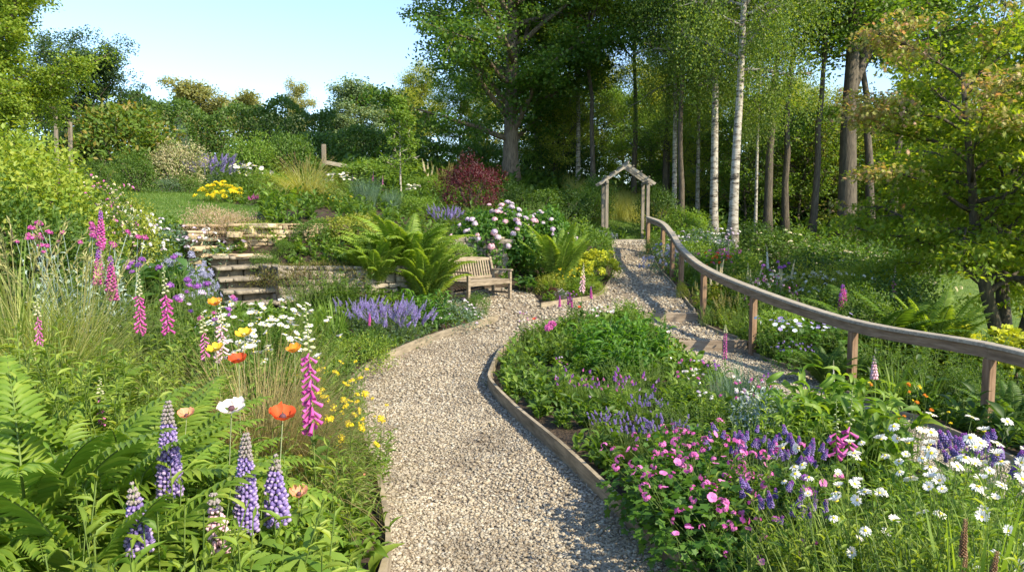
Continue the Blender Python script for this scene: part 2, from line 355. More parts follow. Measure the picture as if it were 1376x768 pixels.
STONE = surf('golden_stone', [(.3, (.28, .21, .13)), (.5, (.46, .37, .25)), (.7, (.60, .51, .37))], 5, bump=.7, bscale=14, dist=.03, isl=[(0, (.7, .68, .66)), (.5, (1, .95, .88)), (1, (1, 1, .98))])
STONE_SHADED = surf('step_riser_stone_shaded', [(.3, (.10, .09, .065)), (.5, (.19, .165, .125)), (.7, (.30, .26, .20))], 6, bump=.7, bscale=14, dist=.03, isl=[(0, (.7, .72, .66)), (1, (1, .98, .95))])  # darker copy of the grey stone: shade on the risers put into the colour
STONEG = surf('grey_stone', [(.3, (.17, .15, .12)), (.5, (.32, .28, .22)), (.7, (.48, .43, .34))], 6, bump=.7, bscale=14, dist=.03, isl=[(0, (.7, .7, .7)), (1, (1, .98, .95))])
SOIL = surf('soil', [(.3, (.020, .014, .009)), (.55, (.05, .035, .022)), (.75, (.10, .07, .045))], 9, bump=1, bscale=30, dist=.04)
GBASE = surf('gravel_bed', [(.3, (.08, .06, .045)), (.5, (.20, .16, .115)), (.7, (.34, .28, .21))], 38, bump=1, bscale=60, dist=.02, coords='Object')
PEB = surf('pebble', [(.33, (.50, .49, .48)), (.5, (.78, .78, .77)), (.7, (.92, .91, .88))], 1.3, bump=.15, bscale=80, dist=.003, rough=.65,
   isl=[(0, (.17, .14, .11)), (.12, (.32, .26, .18)), (.3, (.40, .35, .27)), (.5, (.31, .28, .23)), (.62, (.49, .44, .35)), (.8, (.40, .34, .25)), (.93, (.56, .52, .44)), (1, (.24, .23, .22))])
LAWN = surf('lawn_turf', [(.3, (.06, .11, .02)), (.5, (.10, .16, .03)), (.7, (.16, .20, .05))], 3, bump=.8, bscale=90, dist=.02)
WFLOOR = SOIL

# ------------------------------------------------------------------ plan of the garden (metres)
def gp(px, py, z=0.0):
    d = ray(px, py); t = (z-EYE)/d[2]; return np.array([d[0]*t, d[1]*t])
LEFT_B = spline([(-.66, 1.2), (-.68, 3.0), gp(521, 768), gp(516, 700), gp(503, 645), gp(484, 588), gp(469, 540), gp(471, 523, .02), gp(492, 503, .03), gp(532, 482, .07), gp(580, 461, .12), gp(630, 443, .18), gp(668, 432, .22)], 6)
ISL_L = spline([(1.16, 1.2), (1.12, 3.0), gp(908, 768), gp(838, 699), gp(748, 616), gp(688, 562), gp(661, 530), gp(659, 512), (-.15, 11.0), (.25, 12.3), (1.2, 13.6), (2.15, 14.6), (2.85, 15.15)], 6)
ISL_R = spline([(2.85, 15.15), (2.72, 14.2), (2.7, 12.6), (2.8, 10.5), (3.05, 8), (3.35, 6), (3.75, 3.6), (4.1, 1.2)], 6)
RIGHT_B = spline([(6.2, 1.2), (5.5, 4), (5.05, 6), (4.72, 8), (4.42, 10.6), (4.16, 12.6), (3.97, 15.2), (4.08, 16.8), (4.12, 18.5), (4.38, 22), (4.82, 26)], 6)
MID_B = spline([(.62, 15.35), (1.35, 16.1), (2.1, 17.1), (2.72, 19.2), (3.15, 22), (3.42, 26)], 6)
PATIO = np.array([(-.32, 14.25), (-1.1, 14.2), (-1.75, 14.8), (-1.3, 15.9), (-.3, 16.75), (.5, 16.75), (.62, 15.35)])
OUTER = np.concatenate([LEFT_B, PATIO[1:-1], MID_B, RIGHT_B[::-1]])
ISLAND = np.concatenate([ISL_L, ISL_R[1:]])
def sdpath(x, y):
    """signed distance: > 0 on gravel"""
    ins = inpoly(x, y, OUTER) & ~inpoly(x, y, ISLAND); d = np.minimum(dpoly(x, y, OUTER), dpoly(x, y, ISLAND))
    return np.where(ins, d, -d)
def stepz(x, y):
    s = np.interp(y, [10.4, 12.6, 12.601, 15.2, 15.201, 17.0], [0, -.09, .09, -.09, .09, 0])
    lim = (x > 2.68) if True else x
    return np.where((x > 2.6+(0)) & (y < 15.2), s, np.where(y >= 15.2, s*np.clip((x-2.2)/.8, 0, 1), 0))
def HG(x, y): return H(x, y)+stepz(x, y)

def sheet(name, x0, x1, y0, y1, res, zf, mask, mat, **tags):
    xs = np.arange(x0, x1+res/2, res); ys = np.arange(y0, y1+res/2, res); X, Y = np.meshgrid(xs, ys); Z = zf(X, Y)
    nx = len(xs); I = np.arange(X.size).reshape(X.shape)
    q = np.stack([I[:-1, :-1], I[:-1, 1:], I[1:, 1:], I[1:, :-1]], -1).reshape(-1, 4)
    if mask is not None:
        mk = mask(X, Y).ravel(); q = q[mk[q].any(1)]
    used = np.unique(q); rm = -np.ones(X.size, int); rm[used] = np.arange(len(used))
    mb = MB(); mb.add(np.stack([X.ravel(), Y.ravel(), Z.ravel()], 1)[used], rm[q]); return mb.obj(name, mat, **tags)
def zsoil(x, y):
    s = sdpath(x, y); b = np.clip((-s+.02)/.06, 0, 1)
    z = H(x, y)
    near = np.where(s > -.5, stepz(x, y)*np.clip(1+s*2, 0, 1), 0)
    # cut under the stone stairs
    cut = np.where(inpoly(x, y, STAIRCUT) | inpoly(x, y, STAIRCUT2), .5, 0)
    return np.where(s > .03, z+near-.16, z+near-.16+b*.20)-cut
# stone stairs: direction and boards
ST_A = np.array([-4.55, 13.0]); ST_B = np.array([-5.75, 15.05])
def quadstrip(a, b, w):
    d = nrm(b-a); n = np.array([-d[1], d[0]])*w/2; return np.array([a+n, b+n, b-n, a-n])
STAIRCUT = quadstrip(ST_A-np.array([0, .0]), ST_B, 1.25)
ST2_A = np.array([-6.15, 15.6]); ST2_B = np.array([-7.25, 17.3])
STAIRCUT2 = quadstrip(ST2_A, ST2_B, 1.5)

sheet('ground', -10, 9, 1, 27.0, .07, zsoil, None, SOIL, kind='structure', label='dark garden soil of the planted beds')
def ring_mask(X, Y): return ~((X > -9.9) & (X < 8.9) & (Y > 1.1) & (Y < 26.9))
def zf(X, Y): return H(X, Y)+.04
sheet('woodland_floor', -70, 70, -6, 110, 1.0, lambda X, Y: zf(X, Y)-np.where((X > -9.5) & (X < 8.5) & (Y > 1.5) & (Y < 26.5), .6, 0), lambda X, Y: ~((X > -8) & (X < 7) & (Y > 3) & (Y < 25)), SOIL, kind='structure', label='dark earth under the trees')
def far_z(X, Y): return np.interp(np.hypot(X, Y-40), [0, 60, 120, 900], [-3, -1, 2, 4])
sheet('far_ground', -900, 900, -900, 900, 60, far_z, lambda X, Y: np.hypot(X, Y-40) > 50, LAWN, kind='structure')
# gravel
sheet('gravel_path', -3, 6.5, 1.2, 26.1, .1, HG, lambda X, Y: sdpath(X, Y) > -.03, GBASE, kind='structure', label='pale gravel path with a fork and two steps')

def pebbles():
    rg = np.random.default_rng(5); mb = MB()
    def band(y0, y1, dens, s0, s1, tm):
        n = int((y1-y0)*10*dens); x = rg.uniform(-3, 7, n); y = rg.uniform(y0, y1, n); k = sdpath(x, y) > .01; x = x[k]; y = y[k]; n = len(x)
        z = HG(x, y); s = rg.uniform(s0, s1, n)*rg.choice([.6, .85, 1, 1.3, 1.7], n)
        N = nrm(np.stack([rg.normal(0, .35, n), rg.normal(0, .35, n), np.ones(n)], 1)); a = rg.uniform(0, 6.28, n); D = np.stack([np.cos(a), np.sin(a), rg.normal(0, .2, n)], 1)
        P = np.stack([x, y, z+s*rg.uniform(-.1, .6, n)], 1)
        V = tm[0]*(1+rg.normal(0, .09, (len(tm[0]), 1)))
        put(mb, (V, tm[1], tm[2]), P, D, N, s*rg.uniform(.9, 1.5, n), s*rg.uniform(.65, 1.0, n), 0, s*rg.uniform(.4, .7, n))
    band(3.3, 5.2, 5600, .0062, .0105, ICO0)
    band(5.2, 8.0, 3200, .0068, .0115, ICO0)
    band(8.0, 13.0, 1400, .009, .014, ICO0)
    band(13.0, 26.0, 330, .016, .026, ICO0)
    return mb
pebbles().obj('gravel', PEB, kind='stuff', label='loose pale pebbles covering the path')

# ------------------------------------------------------------------ path edging boards
def board_run(pl, h=.13, t=.035, zoff=0.0, zfun=H):
    pl = np.array(pl); mb = MB(); n = len(pl)
    tg = nrm(np.gradient(pl, axis=0)); nn = np.stack([-tg[:, 1], tg[:, 0]], 1)*t/2
    z = zfun(pl[:, 0], pl[:, 1])+zoff
    A = np.stack([*(pl-nn).T, z-.12], 1); B = np.stack([*(pl+nn).T, z-.12], 1); C = np.stack([*(pl+nn).T, z+h], 1); D = np.stack([*(pl-nn).T, z+h], 1)
    L = 6  # a board spans about six spline steps
    for s in range(0, n-1, L):
        e = min(n-1, s+L); ids = np.arange(s, e+1); dz = ((s//L) % 2)*.004
        V = np.concatenate([A[ids], B[ids], C[ids]+[0, 0, dz], D[ids]+[0, 0, dz]]); k = len(ids); Q = []
        for i in range(k-1):
            for r in range(4): Q.append([r*k+i, r*k+i+1, ((r+1) % 4)*k+i+1, ((r+1) % 4)*k+i])
        Q += [[0, 3*k, 2*k, k], [k-1, 2*k-1, 3*k-1, 4*k-1]]
        gap = V[[0]]*0; mb.add(V, Q)
    return mb
def edging(pl, label, **kw):
    board_run(pl, **kw).obj('path_edging', EDGE, label=label, category='edging board', group='timber boards edging the gravel path', smooth=False)
edging(LEFT_B, 'curved timber edging board holding the flower bed on the left of the main path')
edging(ISL_L[:-2], 'curved timber edging board around the near flower bed between the two paths', h=.14)
edging(MID_B, 'timber edging board from the bench along the left of the path to the arch', h=.10)
edging(ISL_R[8:], 'timber edging board on the bed side of the stepped path', zfun=HG, h=.08)
edging(RIGHT_B[3:45], 'timber edging board along the foot of the handrail posts', zfun=lambda x, y: HG(x, y), h=.07)
edging(RIGHT_B[46:], 'timber edging board at the right of the path below the arch', h=.07)
def riser(y, x0, x1, label):
    mb = MB(); z1 = h1(3.5, y)+.10; beam(mb, (x0, y, z1-.11), (x1, y, z1-.11), .09, .24, bev=.008)
    mb.obj('step_riser', WOOD, label=label, category='step riser', group='timber step risers across the stepped path', smooth=False)
riser(15.2, 2.72, 3.98, 'upper timber riser across the stepped gravel path, nearer the arch')
riser(12.6, 2.66, 4.18, 'lower timber riser across the stepped gravel path, level with the third rail post')

# ------------------------------------------------------------------ handrail
RAIL = [(1470, 497, 6.9), (1331, 461, 8), (1147, 429, 9.9), (1013, 386, 12.3), (946, 357, 15), (916, 332, 17.4), (904, 314, 19), (891, 299, 20.6), (871, 291, 22.6)]
def sweepP(P, w, z0, z1, name, mat, r, off):
    mb = MB(); tg = P[1:]-P[:-1]; tg = np.vstack([tg, tg[-1:]]); nn = nrm(np.stack([-tg[:, 1], tg[:, 0], 0*tg[:, 0]], 1))*w/2
    c = P-off; b = .008; k = len(c); up = np.array([0, 0, 1.]); u = nrm(nn)
    prof = [(-1, z0, 0), (1, z0, 0), (1, z1-b, 0), (1, z1, -b), (-1, z1, b), (-1, z1-b, 0)]
    V = np.concatenate([c+nn*a+up*z+u*bb for a, z, bb in prof]); n = len(prof)
    Q = [[a*k+i, a*k+i+1, ((a+1) % n)*k+i+1, ((a+1) % n)*k+i] for a in range(n) for i in range(k-1)]
    Q += [[5*k, 2*k, k, 0], [5*k, 4*k, 3*k, 2*k], [k-1, 2*k-1, 3*k-1, 6*k-1], [3*k-1, 4*k-1, 5*k-1, 6*k-1]]
    mb.add(V, Q); return mb.obj(name, mat, r, smooth=False)
def handrail():
    root_p = at(*RAIL[3]); g = h1(root_p[0], root_p[1])
    r = empty('timber_handrail', (root_p[0], root_p[1], g), label='long weathered timber handrail on square posts curving down from the arch to the right', category='handrail')
    off = np.array([root_p[0], root_p[1], g])
    P = spline([at(*q) for q in RAIL], 7)
    full = P
    for kseg in range(len(RAIL)-1):          # a jointed length of timber between each pair of posts
        P = full[kseg*7:kseg*7+8].copy(); e = nrm(P[1]-P[0])*.002; P[0] += e; P[-1] -= e
        dz = (kseg % 2)*.003; sweepP(P, .15+(kseg % 2)*.004, -.04, dz, 'top_rail', WOODG, r, off); sweepP(P, .085, -.17+dz, -.042, 'side_rail', WOODR, r, off)
    for q in RAIL[1:]:
        p = at(*q); z0 = h1(p[0], p[1])-.3; mb = MB(); hh = p[2]-.172-z0
        box(mb, (0, 0, 0), (.10, .10, hh), 0, .006); o = mb.obj('post', WOODB, r, smooth=False); o.location = (p[0]-off[0], p[1]-off[1], (p[2]-.172+z0)/2-off[2])
        d = at(*RAIL[2])-at(*RAIL[1]); o.rotation_euler = (0, 0, .3)
WOODR = surf('rail_timber', [(.3, (.11, .075, .05)), (.5, (.21, .15, .10)), (.72, (.33, .25, .18))], 3, stretch=(1, 1, 8), bump=.35, bscale=8, dist=.006)
handrail()

# ------------------------------------------------------------------ arch
def arch():
    c = np.array([4.12, 26.2]); g = h1(*c)-.02
    r = empty('garden_arch', (c[0], c[1], g), rz=R(1.5), label='weathered timber garden arch with a pitched open roof at the end of the path', category='arch')
    W, D, HP, RZ = .74, .44, 2.08, 2.72
    for x in (-W, W):
        for y in (-D, D):
            mb = MB(); box(mb, (x, y, HP/2-.1), (.11, .11, HP+.2), 0, .006); mb.obj('post', WOODV, r, smooth=False)
    for x in (-W, W):
        mb = MB(); beam(mb, (x, -D-.14, HP+.05), (x, D+.14, HP+.05), .09, .10); mb.obj('side_beam', WOODV, r, smooth=False)
    for y in (-D, 0, D):
        for s in (-1, 1):
            mb = MB(); beam(mb, (s*(W+.26), y, HP-.02), (s*.005, y, RZ+.02), .055, .10, up=(0, 0, 1)); mb.obj('rafter', WOODG, r, smooth=False)
    mb = MB(); beam(mb, (0, -D-.12, RZ+.1), (0, D+.12, RZ+.1), .05, .09); mb.obj('ridge', WOODG, r, smooth=False)
    for s in (-1, 1):
        for u in (.2, .5, .8):
            mb = MB(); x = s*(W+.2)*(1-u); z = HP+(RZ-HP)*u+.09+.02; beam(mb, (x, -D-.16, z), (x, D+.16, z), .05, .035); mb.obj('roof_slat', WOODG, r, smooth=False)
    mb = MB(); beam(mb, (-W, -D-.1, .03), (W, -D-.1, .03), .12, .12); mb.obj('threshold_board', WOODG, r, smooth=False)
arch()

# ------------------------------------------------------------------ bench
def bench():
    L, D = 1.42, .56
    ff = at(685, 401, 16.0); yaw = R(50)-R(0)
    ld = np.array([math.cos(yaw), math.sin(yaw)]); fd = np.array([math.sin(yaw), -math.cos(yaw)])
    c = ff[:2]-ld*(L/2-.04)-fd*(D/2-.03); g = h1(*c)+.03
    r = empty('garden_bench', (c[0], c[1], g), rz=yaw, label='weathered slatted timber garden bench with armrests on the gravel before the hydrangea', category='bench')
    def part(n, f, m=TEAK):
        mb = MB(); f(mb); return mb.obj(n, m, r, smooth=False)
    x0, y0 = L/2-.035, D/2-.03     # local: front is -y
    for sx in (-1, 1):
        part('leg', lambda mb: box(mb, (sx*x0, -y0, .31), (.065, .065, .62), 0, .005))
        def rl(mb):
            beam(mb, (sx*x0, y0, 0), (sx*x0, y0, .46), .065, .065, up=(0, 1, 0)); beam(mb, (sx*x0, y0-.002, .45), (sx*x0, y0+.11, .93), .062, .06, up=(0, 1, 0))
        part('leg', rl)
        part('armrest', lambda mb: box(mb, (sx*x0, -.02, .645), (.085, D+.03, .04), 0, .008))
        part('side_rail', lambda mb: box(mb, (sx*x0, 0, .385), (.04, D-.12, .06), 0, .004))
        part('stretcher', lambda mb: box(mb, (sx*x0, 0, .14), (.035, D-.12, .045), 0, .004))
    part('apron', lambda mb: box(mb, (0, -y0-.006, .385), (L-.13, .035, .075), 0, .004))
    part('apron', lambda mb: box(mb, (0, y0, .385), (L-.13, .035, .075), 0, .004))
    def seat(mb):
        for i in range(6): box(mb, (0, -D/2+.05+i*.088, .438), (L-.075, .07, .024), 0, .005)
    part('seat', seat)
    def back(mb):
        n = 15
        for i in range(n):
            x = (i-(n-1)/2)*(L-.18)/n; zt = .86+.03*math.cos(x/(L/2)*1.4)
            beam(mb, (x, y0+.012, .49), (x, y0+.10, zt), .045, .016, up=(0, 1, 0), bev=.003)
    part('backrest', back)
    def top(mb):
        n = 12; xs = np.linspace(-L/2+.06, L/2-.06, n+1)
        zz = .90+.045*np.cos(xs/(L/2)*1.5)
        V = []
        for x, z in zip(xs, zz): V += [[x, y0+.085, .855], [x, y0+.125, .855], [x, y0+.135, z], [x, y0+.095, z]]
        Q = [[4*i+a, 4*i+(a+1) % 4, 4*i+4+(a+1) % 4, 4*i+4+a] for i in range(n) for a in range(4)]+[[0, 3, 2, 1], [4*n, 4*n+1, 4*n+2, 4*n+3]]
        mb.add(V, Q)
    part('top_rail', top)
    part('lower_back_rail', lambda mb: box(mb, (0, y0+.012, .49), (L-.1, .035, .06), 0, .004))
bench()

# ------------------------------------------------------------------ dry stone walls and stairs
def rcube():
    V = []; idx = {}; 
    def vid(x, y, z):
        k = (x, y, z)
        if k not in idx: idx[k] = len(V); V.append([x, y, z])
        return idx[k]
    Q = []
    g = [-1, -.8, .8, 1]
    for ax in range(3):
        for s in (-1, 1):
            for i in range(3):
                for j in range(3):
                    c = []
                    for (u, v) in ((g[i], g[j]), (g[i+1], g[j]), (g[i+1], g[j+1]), (g[i], g[j+1])):
                        p = [0, 0, 0]; p[ax] = s; p[(ax+1) % 3] = u; p[(ax+2) % 3] = v; c.append(vid(*p))
                    Q.append(c if s > 0 else c[::-1])
    V = np.array(V, float); nb = (np.abs(V) > .9).sum(1)
    V = V*np.where(nb == 3, .9, np.where(nb == 2, .955, 1))[:, None]
    return V, np.array(Q), E3
RC = rcube()
def stone(mb, rg, c, size, yaw=0, jit=.06, m=0):
    V = RC[0]*(1+rg.normal(0, jit, RC[0].shape)); a = yaw+rg.normal(0, .03)
    put(mb, (V, RC[1], E3), np.array([c]), np.array([[math.cos(a), math.sin(a), rg.normal(0, .02)]]), np.array([[0, 0, 1.]]), [size[0]/2], [size[1]/2], m, [size[2]/2])
def wall(name, pts, z0, z1, course, depth, label, mat, seed=1):
    rg = np.random.default_rng(seed); mb = MB(); pts = [np.array(p, float) for p in pts]
    c0 = np.array([*pts[0], 0])
    for a, b in zip(pts[:-1], pts[1:]):
        L = np.linalg.norm(b-a); d = (b-a)/L; yaw = math.atan2(d[1], d[0]); za = z0; 
        while za < z1-.02:
            ch = course*rg.uniform(.55, 1.35); ch = min(ch, z1-za) if z1-za > .04 else z1-za; s = -rg.uniform(0, .1)
            while s < L:
                w = rg.choice([.1, .16, .22, .3, .38, .5])*rg.uniform(.85, 1.15)*(1.25 if z1-za < course*1.4 else 1); p = a+d*(s+w/2)+np.array([-d[1], d[0]])*rg.normal(0, .014)
                stone(mb, rg, (p[0], p[1], za+ch/2), (w*.985, depth*rg.uniform(.88, 1.08), ch*rg.uniform(.88, 1.02)), yaw, .05); s += w
            za += ch
        n = np.array([-d[1], d[0]]); V = np.array([[*(a+n*.02), z0], [*(b+n*.02), z0], [*(b+n*.02), z1-.05], [*(a+n*.02), z1-.05]])
        mb.add(V+np.array([0, 0, 0]), [[0, 1, 2, 3]], None, 1)
    return mb.obj(name, [mat, SOIL], label=label, category='stone wall')
wall('dry_stone_wall', [(-6.3, 16.8), (-6.05, 15.75), (-5.6, 15.55), (-4.55, 15.75), (-3.9, 16.2)], 1.3, 2.16, .10, .3, 'golden dry stone wall beside the upper flight of steps, lit by the sun', STONE, 3)
wall('dry_stone_wall', [(-5.1, 14.6), (-4.35, 13.55), (-3.5, 13.6), (-2.75, 13.75), (-2.0, 14.2)], .3, 1.33, .15, .34, 'lower grey dry stone wall capped with moss behind the fern', STONEG, 4)
wall('dry_stone_wall', [(-7.75, 17.9), (-7.4, 16.6), (-6.9, 15.3), (-6.3, 14.2)], .9, 2.0, .12, .3, 'dry stone wall on the left side of the upper steps under white flowers', STONE, 6)
wall('dry_stone_wall', [(-1.9, 17.6), (-1.0, 17.9), (-.2, 17.8)], .8, 1.85, .14, .3, 'short dark stone wall behind the round bush near the bench', STONEG, 8)

def stairs(name, A, B, n, z0, z1, w, label, mat, seed):
    rg = np.random.default_rng(seed); d = nrm(B-A); yaw = math.atan2(d[1], d[0])+math.pi/2; L = np.linalg.norm(B-A); rise = (z1-z0)/n; go = L/n
    r = empty(name, (A[0], A[1], z0), label=label, category='stone steps'); off = np.array([A[0], A[1], z0]); px = np.array([-d[1], d[0]])
    for i in range(n):
        mb = MB(); zt = z0+rise*(i+1)
        # tread slabs, then the rough riser under them, its stone colour darkened as shade
        s = -w/2
        while s < w/2-.05:
            ww = min(rg.uniform(.35, .65), w/2-s)
            if w/2-s-ww < .15: ww = w/2-s
            c = A+d*(go*i+go*.55)+px*(s+ww/2); stone(mb, rg, (c[0]-off[0], c[1]-off[1], zt-.035-off[2]+rg.normal(0, .004)), (ww*.99, go*1.3, .07), yaw, .02); s += ww
        s = -w/2
        while s < w/2-.05:
            ww = min(rg.uniform(.25, .6), w/2-s); c = A+d*(go*i+go*.55+.085)+px*(s+ww/2)
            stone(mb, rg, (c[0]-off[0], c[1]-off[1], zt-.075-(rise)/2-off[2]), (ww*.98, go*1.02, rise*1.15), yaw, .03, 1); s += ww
        mb.obj('step', [mat, STONE_SHADED], r)
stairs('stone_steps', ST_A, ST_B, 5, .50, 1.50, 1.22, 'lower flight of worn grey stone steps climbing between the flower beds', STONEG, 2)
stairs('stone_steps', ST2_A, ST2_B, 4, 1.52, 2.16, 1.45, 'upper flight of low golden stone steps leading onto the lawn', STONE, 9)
mb = MB(); rg0 = np.random.default_rng(77)
for i in range(22):
    t = rg0.uniform(0, 1); c = ST_B*(1-t)+ST2_A*t+rg0.normal(0, .28, 2); stone(mb, rg0, (c[0], c[1], 1.49), (.4, .34, .05), rg0.uniform(0, 3), .04)
mb.obj('stone_landing', STONE, label='small paved landing between the two flights of stone steps', category='paving')

# wooden stakes and the grey fence post at the top of the garden
def stake(px, ytop, ybot, Y, w, label, lean=0, rails=None):
    a = at(px, ybot, Y); b = at(px+lean, ytop, Y); g = h1(a[0], a[1])
    mb = MB(); beam(mb, (a[0], a[1], min(g, a[2])-.1), (b[0], b[1], b[2]), w, w, up=(0, 1, 0)); return mb, a, b, g
for px, yt, yb, Y, l, lab in [(75, 142, 200, 17, -1, 'taller thin wooden stake standing beside the yellow-green tree'), (93, 164, 225, 15.5, 1, 'shorter thin wooden stake with a tie, right of the taller stake')]:
    mb, a, b, g = stake(px, yt, yb, Y, .065, lab, l); o = mb.obj('wooden_stake', WOODV, label=lab, category='stake', group='wooden stakes by the yellow-green tree', smooth=False)
def post_rail():
    b = at(435, 194, 30); g = h1(b[0], b[1]); r = empty('fence_post', (b[0], b[1], g), label='grey square fence post with one sloping rail above the flower beds', category='fence post')
    hh = b[2]-g; mb = MB(); box(mb, (0, 0, hh/2), (.16, .16, hh), 0, .01); mb.obj('post', WOODV, r, smooth=False)
    mb = MB(); beam(mb, (.08, 0, hh*.55), (1.6, .3, hh*.38), .05, .16); mb.obj('rail', WOODG, r, smooth=False)
post_rail()

# ------------------------------------------------------------------ plant prototypes: parts with shared meshes
class Proto:
    """parts: (name, mesh, matrix, [sub-parts]); h = natural height"""
    def __init__(s, h): s.h = h; s.parts = []
    def add(s, name, mesh, M=None, subs=()): s.parts.append((name, mesh, M or Matrix(), subs)); return s
def spawn(proto, name, loc, rz=0, s=1, label=None, cat=None, group=None, tilt=(0, 0)):
    tags = {}
    if label: tags['label'] = label
    if cat: tags['category'] = cat
    if group: tags['group'] = group
    if len(proto.parts) == 1 and not proto.parts[0][3]:
        o = bpy.data.objects.new(name, proto.parts[0][1]); COL.objects.link(o); o.location = loc; o.rotation_euler = (tilt[0], tilt[1], rz); o.scale = (s, s, s) if np.isscalar(s) else s
        for k, v in tags.items(): o[k] = v
        return o
    r = empty(name, loc, rz, 1, **tags); r.rotation_euler = (tilt[0], tilt[1], rz); r.scale = (s, s, s) if np.isscalar(s) else s
    for pn, me, M, subs in proto.parts:
        o = bpy.data.objects.new(pn, me); COL.objects.link(o); o.parent = r; o.matrix_local = M
        for sn, sm, SM in subs:
            q = bpy.data.objects.new(sn, sm); COL.objects.link(q); q.parent = o; q.matrix_local = SM
    return r
def TM(p, d=(0, 0, 1), s=1, roll=0):
    """matrix: local z along d, at p"""
    q = Vector(d).to_track_quat('Z', 'Y'); M = q.to_matrix().to_4x4() @ Matrix.Rotation(roll, 4, 'Z') @ Matrix.Diagonal((s, s, s, 1)); M.translation = Vector(p); return M
def curve_stems(rg, n, spread, hgt, lean=.25, k=5, base_r=.05):
    """bundle of stems; returns (n,k,3) points"""
    az = rg.uniform(0, 6.283, n); r = spread*np.sqrt(rg.uniform(0, 1, n)); h = hgt*np.ones(n)
    top = np.stack([r*np.cos(az), r*np.sin(az), h], 1); b = top*[1, 1, 0]*base_r/max(spread, .01)+np.stack([rg.normal(0, base_r*.5, n), rg.normal(0, base_r*.5, n), 0*h], 1)
    t = np.linspace(0, 1, k)[None, :, None]; mid = b+(top-b)*[.35, .35, .55]
    return (1-t)**2*b[:, None]+2*t*(1-t)*mid[:, None]+t*t*top[:, None]
def on_path(P, u):
    """sample (n,k,3) paths at parameters u (n,)"""
    k = P.shape[1]; f = np.clip(u, 0, .9999)*(k-1); i = f.astype(int); w = (f-i)[:, None]; a = np.arange(len(P))
    p = P[a, i]*(1-w)+P[a, i+1]*w; return p, nrm(P[a, i+1]-P[a, i])

def frond_mesh(seed, mat, n=26, droop=1.15, lean=.35, bip=10, wid=.17):
    rg = np.random.default_rng(seed); mb = MB(); K = 16; th = lean+droop*(np.linspace(0, 1, K)**1.5); p = np.zeros((K+1, 3))
    for i in range(K): p[i+1] = p[i]+np.array([math.sin(th[i]), 0, math.cos(th[i])])/K
    tube(mb, p, np.linspace(.008, .0015, K+1), 4, 1)
    for s in (-1, 1):
        u = np.linspace(.12, .985, n); f = u*K; i = np.minimum(f.astype(int), K-1); w = (f-i)[:, None]; P = p[i]*(1-w)+p[i+1]*w; tg = nrm(p[i+1]-p[i])
        Lp = wid*np.minimum(1, (u-.03)*4.5)*(1-u**2.6)**.9+.008; Lp = Lp*rg.uniform(.9, 1.1, n)
        nor = np.cross(np.array([0, 1., 0]), tg)*-1; nor = np.where(nor[:, 2:3] < 0, -nor, nor)
        D = nrm(np.array([0, s, 0])[None]*1+tg*(.35+.5*u[:, None])+rg.normal(0, .04, (n, 3))-nor*.12)
        # each pinna: a string of small leaflets on both sides
        if bip <= 7:
            put(mb, LANCE, P, D, nor, Lp, (.95/n)*np.minimum(1, Lp/.05), 0); continue
        for j in range(bip):
            v = (j+.5)/bip; q = P+D*(Lp*v)[:, None]-np.array([0, 0, 1])*(Lp*v*v*.18)[:, None]; ll = (.46/n)*(1-v*.72)*np.minimum(1, Lp/.07)+.001
            for s2 in (-1, 1):
                D2 = nrm(np.cross(nor, D)*s2+D*.55); put(mb, LEAF1, q, D2, nor, ll, Lp/bip*1.15*(1-.4*v), 0)
    return mb.mesh('frond', [mat, STEM])
def fern(seed, nf, mat=None, spread=.25, upright=0, bip=10, droop=1.15):
    rg = np.random.default_rng(seed); ms = [frond_mesh(seed*10+i, mat or GFERN, 25 if bip > 7 else 34, droop*rg.uniform(.7, 1.25), rg.uniform(.15, .45)*(1-upright), bip) for i in range(3)]
    p = Proto(.72)
    for i in range(nf):
        az = i*2.399+rg.normal(0, .2); tilt = rg.uniform(-.15, .5)*(1-upright*.7); M = Matrix.Rotation(az, 4, 'Z') @ Matrix.Translation((.04, 0, 0)) @ Matrix.Rotation(tilt, 4, 'Y') @ Matrix.Diagonal((1, 1, 1, 1)) @ Matrix.Scale(rg.uniform(.75, 1.08), 4)
        p.add('frond', ms[i % 3], M)
    return p
def grass(seed, nb, L, mat, droop=1.6, W=.006, spread=.06, lean=.3, heads=None, hm=None, seg=6):
    rg = np.random.default_rng(seed); mb = MB(); az = rg.uniform(0, 6.283, nb); r = spread*np.sqrt(rg.uniform(0, 1, nb)); b = np.stack([r*np.cos(az), r*np.sin(az), 0*r], 1)
    blades(mb, rg, b, az+rg.normal(0, .5, nb), L*rg.uniform(.55, 1.1, nb), W*rg.uniform(.6, 1.2, nb), np.abs(rg.normal(0, lean, nb)), droop*rg.uniform(.3, 1.2, nb), seg)
    p = Proto(float(np.quantile(np.concatenate(mb.V)[:, 2], .985))); p.add('blades', mb.mesh('blades', mat))
    if heads:
        mb = MB(); az = rg.uniform(0, 6.283, heads); b = np.stack([.5*spread*np.cos(az), .5*spread*np.sin(az), 0*az], 1); k = 10; P = [b]; th = np.abs(rg.normal(.1, .15, heads)); dr = rg.uniform(.2, 1.0, heads)
        for i in range(k): t = th+dr*(i/k)**2; P.append(P[-1]+np.stack([np.sin(t)*np.cos(az), np.sin(t)*np.sin(az), np.cos(t)], 1)*L*.92/k)
        P = np.stack(P, 1); tubes(mb, P, .0012)
        for u in np.linspace(.78, 1, 14):
            q, tg = on_path(P, np.full(heads, u)); D = nrm(tg+rg.normal(0, .45, q.shape)); put(mb, LEAF1, q, D, rnd_unit(rg, heads), .035, .007, 0)
        p.add('seed_heads', mb.mesh('seed_heads', hm or GSTRAW))
    return p
